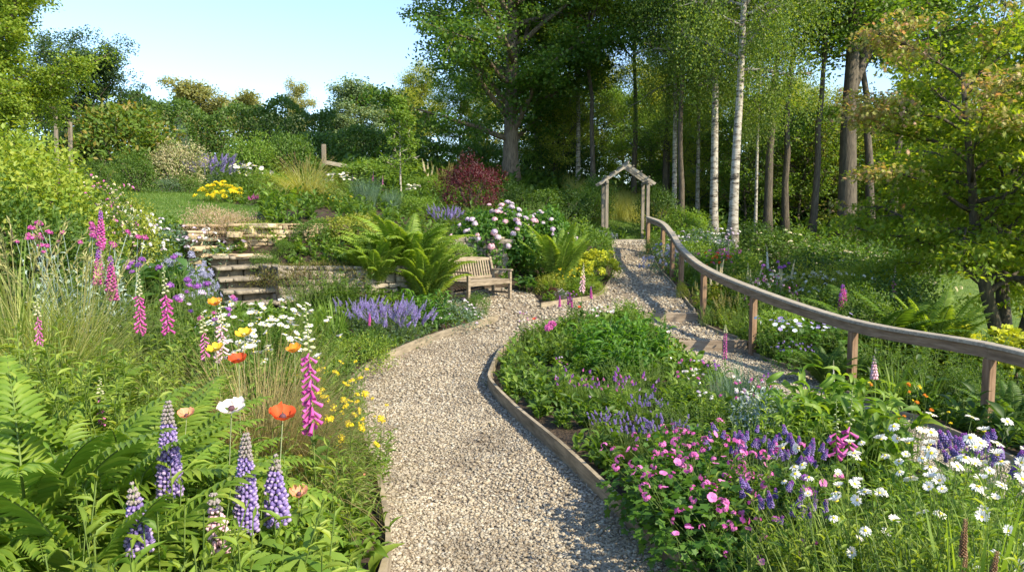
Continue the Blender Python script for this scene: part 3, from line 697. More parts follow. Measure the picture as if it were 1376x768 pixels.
def leaf_along(mb, rg, P, per, L, W, tm, u0=.05, u1=1, out=.9, m=0, whorl=False, taper=.5):
    n = len(P)
    for j in range(per):
        u = u0+(u1-u0)*(j+rg.uniform(0, .8, n))/per; q, tg = on_path(P, u); a = rg.uniform(0, 6.283, n)+j*2.4
        D = nrm(np.stack([np.cos(a)*out, np.sin(a)*out, rg.uniform(.0, .7, n)], 1)+tg*.25); ll = L*(1-taper*u)*rg.uniform(.7, 1.15, n); put(mb, tm, q, D, np.array([0, 0, 1.])+rg.normal(0, .35, (n, 3)), ll, ll*W, m)
def leafy(seed, n=26, Hh=.6, spread=.28, per=13, L=.12, W=.26, mat=None, tm=LANCE, lean=.3, st=None, out=.9, u0=.1):
    """upright leafy stems"""
    rg = np.random.default_rng(seed); mb = MB(); P = curve_stems(rg, n, spread, Hh*rg.uniform(.65, 1.05, n), k=6, base_r=spread*.45)
    tubes(mb, P, np.linspace(.004, .0018, 6), 3, 1); leaf_along(mb, rg, P, per, L, W, tm, u0=u0, out=out)
    return Proto(Hh).add('foliage', mb.mesh('foliage', [mat or G1, st or STEM]))
def mound_pts(rg, n, rx, rz_, shell=.55, lumps=9, lump=.28, floor=.0, z0=.15):
    """points in a lumpy mound, dense near its skin; returns points and outward normals"""
    L = nrm(rg.normal(size=(lumps, 3))*[1, 1, .7]+[0, 0, .35]); v = nrm(rg.normal(size=(n, 3))); v[:, 2] = np.where(v[:, 2] < -.35, -v[:, 2], v[:, 2])
    b = 1-lump+lump*2*np.max(np.exp(-(1-v@L.T)*7), axis=1)*.75; r = b*(shell+(1-shell)*rg.uniform(0, 1, n)**.5)*rg.uniform(.86, 1.1, n)
    P = v*r[:, None]*[rx, rx, rz_]; P[:, 2] += rz_*z0+rz_*.25; k = P[:, 2] > floor; return P[k], nrm(v/[rx, rx, rz_])[k]
def shrub(seed, rx=.6, hh=.9, n=1600, L=.06, W=.55, mat=None, tm=LEAF2, lump=.3, lumps=9, shell=.5, flowers=None, ball=None, up=.5, stems=7, inner=None, part='foliage', stmat=None):
    """flowers: (mesh name, mesh, count, size)"""
    rg = np.random.default_rng(seed); rz_ = hh/1.35; mb = MB(); P, N = mound_pts(rg, n, rx, rz_, shell, lumps, lump)
    D = nrm(N*.7+rnd_unit(rg, len(P))*.8+[0, 0, up*.3]); put(mb, tm, P, D, nrm(N+[0, 0, up]+rg.normal(0, .35, P.shape)), L*rg.uniform(.6, 1.2, len(P)), L*W*rg.uniform(.7, 1.1, len(P)), 0)
    p = Proto(hh); p.add(part, mb.mesh(part, [mat or G1]))
    if stems:
        mb = MB()
        for i in range(stems):
            a = i*2.4+rg.uniform(0, .5); e = np.array([math.cos(a)*rx*.6, math.sin(a)*rx*.6, hh*.75]); t = np.linspace(0, 1, 5)[:, None]; tube(mb, np.array([0, 0, -.05])+t*(e*[1, 1, 1])+np.sin(t*3)*rg.normal(0, .03, 3), np.linspace(.02, .004, 5)*hh, 4)
        p.add('stems', mb.mesh('stems', stmat or BARKD))
    if flowers:
        nm, me, cnt, sz = flowers; Q, NN = mound_pts(rg, cnt*3, rx*1.02, rz_*1.02, .92, lumps, lump, floor=rz_*.45); ordr = rg.permutation(len(Q)); Q = Q[ordr][:cnt]; NN = NN[ordr][:cnt]
        # keep on the same lumps: push out a little
        for q, nn in zip(Q, NN): p.add(nm, me[rg.integers(len(me))] if isinstance(me, list) else me, TM(q*1.02, nn+rg.normal(0, .2, 3)+[0, 0, .5], sz*rg.uniform(.75, 1.15), rg.uniform(0, 6)))
    return p

# -------- flower heads (unit meshes: about 1 across unless said)
def daisy_mesh(seed, mat=None, np_=18, cup=.1):
    rg = np.random.default_rng(seed); mb = MB(); a = np.arange(np_)*2*math.pi/np_+rg.normal(0, .06, np_); D = np.stack([np.cos(a), np.sin(a), cup+rg.normal(0, .09, np_)], 1)
    T = ribbon([(0, .5, 0), (.3, .9, .03), (.7, 1, .02), (1, .45, -.06)])
    put(mb, T, D*.11, D, np.array([0, 0, 1.])+rg.normal(0, .1, (np_, 3)), .40*rg.uniform(.88, 1.05, np_), .135); return mb.mesh('flower', mat or WHITE)
def dome_mesh(mat, r=.14, z=.03, name='flower_centre', sq=.55):
    mb = MB(); V = ICO1[0]*[r, r, r*sq]+[0, 0, z]; mb.add(V, None, ICO1[2]); return mb.mesh(name, mat)
def poppy_mesh(seed, mat, open_=.55, n=5):
    rg = np.random.default_rng(seed); mb = MB()
    for i in range(n):
        a = i*2*math.pi/n+rg.normal(0, .1); g = 5; V = []
        for u in np.linspace(0, 1, g):
            for v in np.linspace(-1, 1, g):
                w = .42*math.sin(min(1, u*1.25)*math.pi/2)*(1.0 if u < .8 else .85); r = .04+.46*u**.8*math.sin(open_*math.pi/2+.4)*(1-.10*v*v); z = .42*u**1.6*(1-open_*.6)+.03*math.sin(v*7+i)*u; V.append([r*math.cos(v*w/.5*.9), r*math.sin(v*w/.5*.9), z+.055*u*rg.normal()])
        V = np.array(V)*[1, 1, 1]; c, s = math.cos(a), math.sin(a); V = V@np.array([[c, s, 0], [-s, c, 0], [0, 0, 1]])
        Q = [[j*g+k, j*g+k+1, (j+1)*g+k+1, (j+1)*g+k] for j in range(g-1) for k in range(g-1)]; mb.add(V, Q)
    return mb.mesh('flower', mat)
def globe_mesh(seed, mat, n=70, core=.3, L=.22, W=.4, flat=1, name='flower_head'):
    rg = np.random.default_rng(seed); mb = MB(); D = rnd_unit(rg, n); D[:, 2] = np.abs(D[:, 2])*1.0-.25; D = nrm(D); P = D*core*[1, 1, flat]; put(mb, LEAF1, P, nrm(D+rg.normal(0, .35, D.shape)), rnd_unit(rg, n), L, L*W)
    mb.add(ICO0[0]*core*.95*np.array([1, 1, flat]), None, ICO0[2]); return mb.mesh(name, mat)
def florets5(mb, rg, P, N, s, m=0):
    """small open five-petal florets"""
    n = len(P); A = nrm(np.cross(N, rnd_unit(rg, n))); B = np.cross(N, A)
    for i in range(5):
        a = i*1.2566; D = A*math.cos(a)+B*math.sin(a)+N*.15; put(mb, LEAF1, P, D, N, s*.5, s*.42, m)
def mophead(seed, mats):
    rg = np.random.default_rng(seed); mb = MB(); n = 60; D = rnd_unit(rg, n); D[:, 2] = np.abs(D[:, 2]); P = D*[.46, .46, .3]; florets5(mb, rg, P, D, .24*rg.uniform(.8, 1.2, n), 0); mb.add(ICO0[0]*[.4, .4, .22], None, ICO0[2], 0); return mb.mesh('flower_head', mats)
def disc5(seed, mat, name='flower', k=.62):
    rg = np.random.default_rng(seed); mb = MB()
    T = ribbon([(0, .25, 0), (.4, .8, .05), (.8, 1, .06), (1, .6, 0)])
    for i in range(5):
        a = i*1.2566; put(mb, T, np.zeros((1, 3)), np.array([[math.cos(a), math.sin(a), .25]]), np.array([[0, 0, 1.]]), .5*k, .5*k)
    mb.add(ICO0[0]*.05+[0, 0, .03], None, ICO0[2]); return mb.mesh(name, mat)
def cluster5(seed, mat, n=7, name='flower_head'):
    rg = np.random.default_rng(seed); mb = MB(); D = nrm(rg.normal(size=(n, 3))*[1, 1, .5]+[0, 0, .7]); florets5(mb, rg, D*[.32, .32, .2], D, .42*rg.uniform(.8, 1.1, n)); return mb.mesh(name, mat)
def spike_mesh(seed, mats, Ls=.3, n=70, r=.022, fl=.022, taper=.6, tip=True, cone=1.0, shape='blob', name='flower_spike', tipfrac=.25):
    """flower spike from z=0 up to Ls; mats[0] flowers, mats[1] buds at the tip"""
    rg = np.random.default_rng(seed); mb = MB(); u = (np.arange(n)+.5)/n; a = np.arange(n)*2.399; rr = r*(1-taper*u**1.3); z = u*Ls
    D = np.stack([np.cos(a), np.sin(a), .35+0*a+rg.normal(0, .15, n)], 1); P = np.stack([np.cos(a)*rr*.35, np.sin(a)*rr*.35, z], 1); D = nrm(D); s = fl*(1-.6*u)*rg.uniform(.85, 1.15, n)
    top = u > 1-tipfrac
    for msk, m in ((~top, 0), (top, min(1, len(mats)-1))):
        if not msk.any(): continue
        if shape == 'blob':
            V = ICO0[0]*[.5, .42, .42]+[.5, 0, 0]; put(mb, (V, E4, ICO0[2]), P[msk], D[msk], np.array([0, 0, 1.]), s[msk]*1.25, s[msk], m, s[msk])
        else: put(mb, LEAF1, P[msk], D[msk], np.array([0, 0, 1.])+rg.normal(0, .4, (msk.sum(), 3)), s[msk]*1.5, s[msk]*.8, m)
    tube(mb, [[0, 0, 0], [0, 0, Ls]], [.004, .0015], 4, min(1, len(mats)-1)); return mb.mesh(name, mats)
def bell_t():
    V = []; Q = []; k = 7
    for i, (x, r) in enumerate([(0, .12), (.15, .3), (.6, .42), (.88, .5), (1, .68)]):
        for j in range(k): a = j*2*math.pi/k; V.append([x, r*math.cos(a)*.5, r*math.sin(a)*.5*(1.0 if math.sin(a) > 0 else 1.1)])
    for i in range(4):
        for j in range(k): Q.append([i*k+j, i*k+(j+1) % k, (i+1)*k+(j+1) % k, (i+1)*k+j])
    return np.array(V), np.array(Q), E3
BELL = bell_t()
def foxglove(seed, h=1.25, mats=(MAG, BUDG), spike=.5, n=46, side=.0, bell=.054, leaves=True, bare=.42):
    rg = np.random.default_rng(seed); z0 = h-spike; p = Proto(h); mb = MB(); bend = rg.normal(0, .03, 2)
    path = lambda z: np.stack([bend[0]*(z/h)**2, bend[1]*(z/h)**2, z], -1)
    zz = np.linspace(0, h, 10); tube(mb, path(zz), np.linspace(.007, .002, 10), 5)
    p.add('stem', mb.mesh('stem', STEM))
    mb = MB(); nb = int(n*(1-bare)); u = (np.arange(n)+.5)/n; a = np.arange(n)*2.399*1.0; a = side+((a+math.pi) % 6.283-math.pi)*.8; z = z0+u*spike*1.0
    s = bell*(1-.45*u)*rg.uniform(.9, 1.1, n); D = nrm(np.stack([np.cos(a), np.sin(a), -.75+.9*np.clip(u-.4, 0, 1)+rg.normal(0, .08, n)], 1)); P = path(z)
    f = np.arange(n) < nb; put(mb, BELL, P[f], D[f], np.array([0, 0, 1.]), s[f]*1.1, s[f]*.66, 0, s[f]*.66)
    g = ~f; V = ICO0[0]*[.5, .3, .3]+[.5, 0, 0]; sb = .030*(1-.75*(u[g]-u[g][0])/(1-u[g][0])); put(mb, (V, E4, ICO0[2]), P[g], nrm(D[g]+[0, 0, .3]), np.array([0, 0, 1.]), sb*1.2, sb, 1, sb)
    p.add('flower_spike', mb.mesh('flower_spike', list(mats)))
    if leaves:
        mb = MB(); k = 16; u = rg.uniform(0, 1, k)**1.6*.55; a = rg.uniform(0, 6.28, k); ll = .24*(1-u*1.2)*rg.uniform(.8, 1.1, k); put(mb, ARCH, path(u*h), np.stack([np.cos(a), np.sin(a), .35+0*a], 1), np.array([0, 0, 1.])+rg.normal(0, .2, (k, 3)), ll, ll*.36)
        p.add('leaves', mb.mesh('leaves', G1))
    return p
def lupin(seed, h=.95, spike=.30, mats=(VIO, BUDP), leaves=9, r=.05, n=190):
    rg = np.random.default_rng(seed); p = Proto(h); mb = MB(); tube(mb, [[0, 0, 0], [.01, 0, h*.5], [0, 0, h]], [.007, .006, .003], 5); p.add('stem', mb.mesh('stem', STEM))
    mb = MB(); u = (np.arange(n)+.5)/n; ring = np.floor(u*n/8)/(n/8); a = (np.arange(n) % 8)*.785+np.floor(np.arange(n)/8)*.39; z = h-spike+ring*spike
    rr = r*(1-.8*u**2.2); D = nrm(np.stack([np.cos(a), np.sin(a), .45+.8*u], 1)); P = np.stack([np.cos(a)*rr*.3, np.sin(a)*rr*.3, z], 1); s = .036*(1-.62*u**1.5)*rg.uniform(.9, 1.1, n)
    V1 = ICO0[0]*[.45, .24, .30]+[.5, 0, .1]; V2 = ICO0[0]*[.28, .2, .18]+[.62, 0, -.22]
    bud = u > .74
    for msk, m1, m2 in ((~bud, 0, 2), (bud, 1, 1)):
        put(mb, (V1, E4, ICO0[2]), P[msk], D[msk], np.array([0, 0, 1.]), s[msk], s[msk], m1, s[msk]); put(mb, (V2, E4, ICO0[2]), P[msk], D[msk], np.array([0, 0, 1.]), s[msk], s[msk], m2, s[msk])
    p.add('flower_spike', mb.mesh('flower_spike', [mats[0], mats[1], petal('petal_lupin_keel', (.40, .30, .62), (.55, .45, .66)) if mats[0] is VIO else mats[0]]))
    if leaves:
        mb = MB(); put(mb, PALM, np.array([[0, 0, 0.]]), np.array([[1., 0, .1]]), np.array([[0, 0, 1.]]), .12, .12, 0); lm = mb.mesh('leaf', GFRESH)
        for i in range(leaves):
            u = rg.uniform(.12, .72); a = i*2.4; st = np.array([math.cos(a), math.sin(a), .55])*rg.uniform(.12, .24); b0 = np.array([0, 0, h*u*.8]); mb = MB()
            M = TM(b0+st, (math.cos(a)*.5, math.sin(a)*.5, 1), rg.uniform(.75, 1.2), rg.uniform(0, 6)); p.add('leaf', lm, M)
        mb = MB()
        rg = np.random.default_rng(seed)
        p2 = [(x[2].translation) for x in p.parts if x[0] == 'leaf']
        for v in p2: tube(mb, [[0, 0, max(.02, v.z-.16)], [v.x, v.y, v.z]], [.003, .002], 3)
        p.add('leaf_stalks', mb.mesh('leaf_stalks', STEM))
    return p
def headed(seed, n, Hh, spread, heads, size, fol=None, fmat=None, leafL=.07, leafW=.25, per=8, tilt=.35, subs=None, cat='flower', up=None, hmin=.7, stem=None, nf=None, u1=.9, face=None, stemr=.0016, flen=None, tm=LANCE):
    """foliage of leafy stems with flower heads on some of them"""
    rg = np.random.default_rng(seed); hs = Hh*rg.uniform(hmin, 1.0, n); P = curve_stems(rg, n, spread, hs, k=6, base_r=spread*.5); mb = MB(); tubes(mb, P, stemr, 3, 0); nm = 'stems' ; p = Proto(Hh)
    if per: leaf_along(mb, rg, P, per, leafL, leafW, tm, u0=.02, u1=u1, m=1, taper=.7)
    if fol: 
        k = fol; F = curve_stems(rg, k, spread*1.05, Hh*(flen or .75)*rg.uniform(.5, 1, k), k=5, base_r=spread*.6); leaf_along(mb, rg, F, 11, leafL*1.2, leafW, tm, u0=.0, u1=1, m=1, taper=.4)
    p.add('foliage', mb.mesh('foliage', [stem or STEM, fmat or G1]))
    for i in range(n):
        tg = P[i, -1]-P[i, -2]; d = nrm(tg)+rg.normal(0, tilt, 3)
        if face is not None: d = d*.6+np.array(face)
        hm, sb = (heads[rg.integers(len(heads))]) if isinstance(heads, list) else (heads, subs)
        p.add(cat, hm, TM(P[i, -1], d, size*rg.uniform(.72, 1.2), rg.uniform(0, 6)), [('flower_centre', sb, Matrix())] if sb else ())
    return p
def spiky(seed, n, Hh, spread, spikes, fmat, sp_len=.3, nbl=120, W=.004, s=1.0, hmin=.75, stem=STEM, leafy_=None, lean=.12):
    """mound of fine leaves with many flower spikes (lavender, catmint, veronica)"""
    rg = np.random.default_rng(seed); mb = MB(); az = rg.uniform(0, 6.283, nbl); r = spread*.5*np.sqrt(rg.uniform(0, 1, nbl))
    F = curve_stems(rg, nbl, spread, Hh*.75*rg.uniform(.5, 1, nbl), k=5, base_r=spread*.4)
    if leafy_: leaf_along(mb, rg, F, leafy_[0], leafy_[1], leafy_[2], LANCE, u0=.0)
    else: blades(mb, rg, F[:, 0], np.arctan2(F[:, -1, 1], F[:, -1, 0]), np.linalg.norm(F[:, -1]-F[:, 0], axis=1)*1.05, W, rg.uniform(.0, .4, nbl), .5)
    P = curve_stems(rg, n, spread*.95, (Hh-.0)*rg.uniform(hmin, 1, n), k=5, base_r=spread*.4); L0 = sp_len*Hh; Pm = P.copy()
    tubes(mb, Pm, .0013, 3, 1); p = Proto(Hh+.03); p.add('foliage', mb.mesh('foliage', [fmat, stem]))
    for i in range(n):
        d = nrm(P[i, -1]-P[i, -2]); p.add('flower_spike', spikes[rg.integers(len(spikes))], TM(P[i, -1]-d*L0*.8, d+rg.normal(0, .06, 3), s*rg.uniform(.75, 1.1)))
    return p

# -------- shared heads
DAISY = [daisy_mesh(i, cup=c) for i, c in ((1, .05), (2, .25), (3, -.25), (4, .7))]; DC = dome_mesh(YELC)
DAISYH = [(m, DC) for m in DAISY]
YHEAD = [(globe_mesh(5, YELC, 50, .32, .25, .6, .45, 'flower'), None), (globe_mesh(6, YELC, 50, .32, .25, .6, .6, 'flower'), None)]
GLP = [(globe_mesh(7, PURP, 80, .34, .2, .5), None), (globe_mesh(8, PURP, 70, .34, .22, .5, .7), None)]
GLPINK = [(globe_mesh(9, PINK, 70, .32, .22, .6, .8), None)]
GLMAG = [(globe_mesh(10, MAG, 60, .32, .25, .6, .7), None)]
GLWHITE = [(globe_mesh(11, WHITE, 60, .33, .22, .6, .8), None)]
GLLIL = [(globe_mesh(12, LIL, 60, .33, .22, .6, .7), None)]
MAGC = [(cluster5(13, MAG), None), (cluster5(14, MAG, 5), None)]
PINKC = [(cluster5(15, PINK, 8), None), (disc5(16, PINK), None), (cluster5(17, MAG, 6), None)]
VIOC = [(cluster5(18, VIO, 6), None)]
BLUEC = [(disc5(19, PBLUE), None)]
LAVC = [(disc5(20, LAV, k=.8), None), (disc5(21, PBLUE, k=.8), None)]
WHITEC = [(cluster5(22, WHITE, 9), None)]
REDC = [(cluster5(23, REDP, 7), None), (cluster5(24, PINK, 7), None)]
CREAMC = [(cluster5(25, CREAMP, 8), None)]
MOP = [mophead(30, LIL), mophead(31, PALEP), mophead(32, petal('petal_hydrangea', (.62, .56, .68), (.72, .62, .66)))]
POPR, POPW, POPO, POPY, POPP = poppy_mesh(40, REDP, .45), poppy_mesh(41, petal('petal_blush', (.82, .70, .64), (.86, .77, .72)), .75), poppy_mesh(42, ORAP, .4), poppy_mesh(43, petal('petal_gold', (.85, .50, .03), (.85, .6, .06)), .6), poppy_mesh(44, petal('petal_salmon', (.82, .30, .16), (.85, .42, .28)), .5)
SEEDH = dome_mesh(DARKC, .12, .08, 'flower_centre', .9); GCENT = dome_mesh(STEMP, .09, .08, 'flower_centre', 1)
SPL = [spike_mesh(50+i, [VIO, LAV], .05, 44, .010, .011, .5) for i in range(2)]
SPLP = [spike_mesh(55+i, [PURP, PURP], .07, 50, .014, .016, .5) for i in range(2)]
SPCAT = [spike_mesh(60+i, [LAV, VIO], .16, 60, .013, .016, .6, shape='leaf') for i in range(2)]
SPNEP = [spike_mesh(63, [VIO, LAV], .16, 60, .013, .017, .6, shape='leaf'), spike_mesh(64, [LAV, VIO], .14, 60, .013, .017, .6, shape='leaf')]
SPMAG = [spike_mesh(65+i, [MAG, PURP], .20, 80, .018, .02, .7) for i in range(2)]
SPPINK = [spike_mesh(67+i, [PINK, MAG], .14, 60, .016, .02, .5) for i in range(2)]
SPMUL = [spike_mesh(69+i, [CREAMP, BUDG], .6, 170, .03, .026, .7) for i in range(2)]
SPWH = [spike_mesh(71, [BUDG, WHITE], .3, 90, .016, .016, .7)]
SPSTR = [spike_mesh(73, [GSTRAW, GBLOND], .22, 60, .01, .02, .6, shape='leaf')]

# ------------------------------------------------------------------ prototypes
PR = {}
def dprot(name, fn): PR[name] = fn
def proto(name, v=0):
    k = (name, v)
    if k not in PR: PR[k] = PR[name](v)
    return PR[k]
dprot('fern', lambda v: fern(100+v, 34, leafmat('leaf_fern_near', (.13, .23, .03), (.19, .29, .04), (.26, .35, .055), tr=.45), bip=7))
dprot('fern_big', lambda v: fern(110+v, 46, leafmat('leaf_fern_light', (.14, .24, .03), (.20, .30, .04), (.26, .35, .06)), upright=.22, bip=7, droop=1.15))
dprot('fern_up', lambda v: fern(120+v, 20, leafmat('leaf_fern_light', (.14, .24, .03), (.20, .30, .04), (.26, .35, .06)), upright=.5, bip=6, droop=.8))
dprot('fern_dark', lambda v: fern(125+v, 22, G1, bip=6))
dprot('tuft', lambda v: grass(130+v, 220, .42, GGRASS, 1.3, .005))
dprot('arch_grass', lambda v: grass(135+v, 460, .95, leafmat('blade_pale_green', (.22, .28, .06), (.34, .36, .13), (.15, .23, .04)), 2.1, .006, .12, .45, 26, GSTRAW, 8))
dprot('green_arch_grass', lambda v: grass(138+v, 420, .85, leafmat('blade_mix', (.13, .20, .03), (.22, .26, .06), (.3, .3, .11)), 2.0, .006, .12, .45, 0, None, 8))
dprot('feather', lambda v: grass(140+v, 1500, .45, GBLOND, 1.8, .0014, .05, .45, 0, GBLOND, 6))
dprot('fountain', lambda v: grass(143+v, 800, 1.5, leafmat('blade_fountain', (.34, .35, .12), (.44, .42, .18), (.22, .28, .06)), 2.3, .009, .2, .4, 30, GBLOND, 8))
dprot('blue_grass', lambda v: grass(146+v, 600, 1.1, GBLUE, .7, .01, .35, .22, 0, None, 6))
dprot('strap', lambda v: grass(148+v, 70, .6, GFRESH, .7, .018, .10, .2, 0, None, 6))
dprot('iris', lambda v: grass(150+v, 12, .75, leafmat('blade_iris', (.12, .21, .03), (.18, .27, .04)), .35, .045, .06, .2, 0, None, 6))
dprot('blue_tuft', lambda v: grass(152+v, 300, .35, GBLUE, .8, .004, .1, .35))
dprot('foxglove', lambda v: foxglove(160+v, 1.25, (MAG, BUDG), .50, 46))
dprot('foxglove_tall', lambda v: foxglove(165+v, 1.3, (MAG, BUDG), .56, 60, bare=.40))
dprot('foxglove_pink', lambda v: foxglove(170+v, 1.1, (PALEP, CREAMP), .42, 40))
dprot('foxglove_small', lambda v: foxglove(175+v, .95, (PINK, BUDG), .32, 34, bell=.036))
dprot('foxglove_far', lambda v: foxglove(178+v, 1.3, (PINK, PALEP), .5, 44, bell=.05, leaves=False))
dprot('foxglove_heavy', lambda v: foxglove(179+v, 1.05, (MAG, STEMP), .42, 24, bell=.065, bare=.55))
dprot('lupin', lambda v: lupin(180+v, .95, .33))
dprot('lupin_small', lambda v: lupin(185+v, .75, .2, r=.034, n=90))
dprot('lupin_pale', lambda v: lupin(188+v, .7, .17, (PALEP, BUDP), 6, .022, 60))
def poppy(v, mat, size=.1, hh=.75, n=1, seed=SEEDH):
    return headed(190+v, n, hh, .06 if n == 1 else .15, mat, size, fol=10, fmat=G1, leafL=.12, leafW=.3, per=4, tilt=.15, face=(0, -.42, .5), subs=seed, hmin=.95, stem=STEMP, flen=.45, stemr=.0022)
dprot('poppy_red', lambda v: poppy(v, POPR)); dprot('poppy_blush', lambda v: poppy(v, POPW)); dprot('poppy_orange', lambda v: poppy(v, POPO)); dprot('poppy_gold', lambda v: poppy(v, POPY, seed=GCENT)); dprot('poppy_salmon', lambda v: poppy(v, POPP))
dprot('daisy', lambda v: headed(200+v, 14, .8, .46, DAISYH, .062, fol=40, fmat=GFRESH, leafL=.08, per=6, tilt=.38, hmin=.6, face=(-.1, -.28, .3)))
dprot('daisy_wild', lambda v: headed(204+v, 22, .6, .38, DAISYH, .062, fol=40, fmat=GGRASS, leafL=.08, leafW=.14, per=7, tilt=.2, hmin=.75))
dprot('daisy_far', lambda v: headed(208+v, 30, .75, .45, DAISYH, .10, fol=60, fmat=G1, leafL=.09, per=6, tilt=.25))
dprot('yellow_daisy', lambda v: headed(212+v, 20, .42, .26, YHEAD, .030, fol=50, fmat=GFRESH, leafL=.07, leafW=.16, per=8, hmin=.6))
dprot('allium', lambda v: headed(216+v, 7, .85, .22, GLP, .055, fol=16, fmat=G1, leafL=.12, leafW=.2, per=5, hmin=.8))
dprot('allium_pink', lambda v: headed(219+v, 8, .75, .24, [GLPINK[0], GLLIL[0], GLP[0]], .045, fol=22, fmat=G1, leafL=.1, leafW=.2, per=6, hmin=.75))
dprot('campion', lambda v: headed(222+v, 9, .95, .3, GLMAG, .055, fmat=GSILV, leafL=.09, leafW=.3, per=9, hmin=.8, stem=GSILV, stemr=.003, fol=10))
dprot('geranium', lambda v: geranium(226+v, PINKC, .064, 24))
dprot('geranium_blue', lambda v: geranium(229+v, LAVC, .05, 30, .9))
dprot('geranium_far', lambda v: geranium(232+v, PINKC, .05, 20))
def geranium(s, heads, size, n, sc_=1.0):
    rg = np.random.default_rng(s); p = headed(s, n, .5, .42, heads, size, fmat=GFRESH, leafL=.04, per=2, tilt=.3, hmin=.75)
    mb = MB(); P, N = mound_pts(rg, 420, .42, .32, .55); put(mb, LOBED, P, nrm(N*[1, 1, .2]+rnd_unit(rg, len(P))*.5), nrm(N+[0, 0, .8]+rg.normal(0, .25, P.shape)), .06*rg.uniform(.6, 1.1, len(P)), .065*rg.uniform(.7, 1.1, len(P)))
    p.parts[0] = ('stems', p.parts[0][1], Matrix(), ()); p.add('leaves', mb.mesh('leaves', leafmat('leaf_geranium', (.045, .12, .015), (.07, .17, .02), (.11, .22, .03)))); return p
dprot('lavender', lambda v: spiky(236+v, 34, .5, .3, SPL, leafmat('blade_lav', (.10, .17, .04), (.15, .22, .06), (.2, .27, .08)), .1, 340, .004))
dprot('betony', lambda v: spiky(239+v, 22, .54, .36, SPLP+[spike_mesh(57, [LIL, PURP], .06, 44, .011, .012, .5), spike_mesh(58, [PINK, PURP], .06, 44, .012, .013, .5)], leafmat('blade_bet', (.09, .17, .03), (.14, .22, .04)), .12, 300, .005, .75, .5))
dprot('catmint', lambda v: spiky(242+v, 70, .6, .5, SPNEP, GBLUE, .25, 110, .004, 1.0, .6, leafy_=(9, .04, .4)))
dprot('catmint_pale', lambda v: spiky(245+v, 60, .5, .5, SPCAT, GBLUE, .25, 120, .004, .9, .6, leafy_=(9, .04, .4)))
dprot('salvia_pink', lambda v: spiky(248+v, 20, .65, .25, SPPINK, G1, .2, 60, .004, 1.0, .7, leafy_=(9, .06, .35)))
dprot('salvia_mag', lambda v: spiky(250+v, 3, .85, .08, SPMAG, G1, .2, 14, .004, 1.2, .8, leafy_=(9, .08, .3)))
dprot('purple_spike', lambda v: spiky(251+v, 1, .9, .02, SPMAG, G1, .24, 14, .004, 1.4, .9, leafy_=(9, .08, .3)))
dprot('mullein', lambda v: spiky(252+v, 4, 1.3, .25, SPMUL, GYEL, .4, 24, .004, .9, .75, leafy_=(9, .14, .35)))
dprot('mullein_white', lambda v: spiky(254+v, 1, 1.5, .03, [spike_mesh(255, [WHITE, BUDG], .6, 170, .026, .024, .7)], G1, .4, 20, .004, 1, .95, leafy_=(9, .14, .35)))
dprot('astilbe', lambda v: spiky(256+v, 18, .9, .4, SPSTR, GYEL, .22, 60, .004, 1.2, .7, leafy_=(10, .08, .35)))
dprot('leafy', lambda v: leafy(260+v, 26, .6, .26, 13, .13, .24, GFRESH))
dprot('leafy_light', lambda v: leafy(264+v, 24, .65, .26, 14, .11, .22, leafmat('leaf_bright', (.14, .22, .03), (.20, .29, .04), (.27, .34, .06))))
dprot('leafy_dark', lambda v: leafy(267+v, 30, .6, .3, 14, .09, .3, G1))
dprot('broad', lambda v: leafy(270+v, 16, .55, .3, 9, .24, .30, GFRESH, ARCH, u0=.05))
dprot('broad_mid', lambda v: leafy(273+v, 22, .6, .34, 10, .20, .28, leafmat('leaf_rich', (.05, .14, .018), (.075, .185, .022), (.11, .23, .03)), ARCH, u0=.05))
dprot('rosette', lambda v: leafy(276+v, 8, .3, .22, 6, .24, .34, GFRESH, ARCH, u0=0))
dprot('hosta', lambda v: leafy(278+v, 16, .5, .32, 5, .28, .6, leafmat('leaf_hosta', (.05, .12, .03), (.08, .17, .04)), LEAF5, u0=.3))
dprot('fine', lambda v: leafy(280+v, 60, .6, .34, 18, .05, .12, GGRASS))
dprot('silver', lambda v: shrub(283+v, .3, .42, 1400, .035, .5, GSILV, lump=.3, stems=0))
dprot('mound', lambda v: shrub(286+v, .5, .6, 2200, .045, .5, G1, stems=5))
dprot('mound_dark', lambda v: shrub(289+v, .5, .6, 2200, .045, .5, GDARK, stems=5))
dprot('mound_fresh', lambda v: shrub(292+v, .5, .6, 2400, .045, .45, GFRESH, stems=5))
dprot('mound_lime', lambda v: shrub(295+v, .5, .55, 2400, .045, .5, GYEL, stems=5))
dprot('mound_blue', lambda v: shrub(298+v, .5, .6, 2400, .045, .3, GBLUE, stems=5))
dprot('euphorbia', lambda v: shrub(301+v, .5, .5, 1500, .05, .4, GLIME, stems=5, flowers=('flower_head', globe_mesh(302, leafmat('petal_lime', (.34, .40, .03), (.44, .46, .04), tr=.3), 60, .34, .25, .8, .5), 40, .16)))
dprot('yellow_mound', lambda v: shrub(304+v, .6, .6, 1800, .05, .4, GLIME, stems=5, flowers=('flower_head', globe_mesh(305, YELC, 60, .34, .25, .8, .5), 60, .13)))
dprot('bush', lambda v: shrub(310+v, 1.0, 1.6, 4200, .085, .55, G1, lump=.35, lumps=14))
dprot('bush_dark', lambda v: shrub(313+v, 1.0, 1.6, 4200, .085, .55, GDARK, lump=.35, lumps=14))
dprot('bush_fresh', lambda v: shrub(316+v, 1.0, 1.6, 4200, .085, .5, GFRESH, lump=.35, lumps=14))
dprot('bush_lime', lambda v: shrub(319+v, 1.0, 1.5, 8200, .07, .6, leafmat('leaf_sunny', (.14, .22, .025), (.20, .28, .035), (.30, .34, .055)), lump=.38, lumps=16))
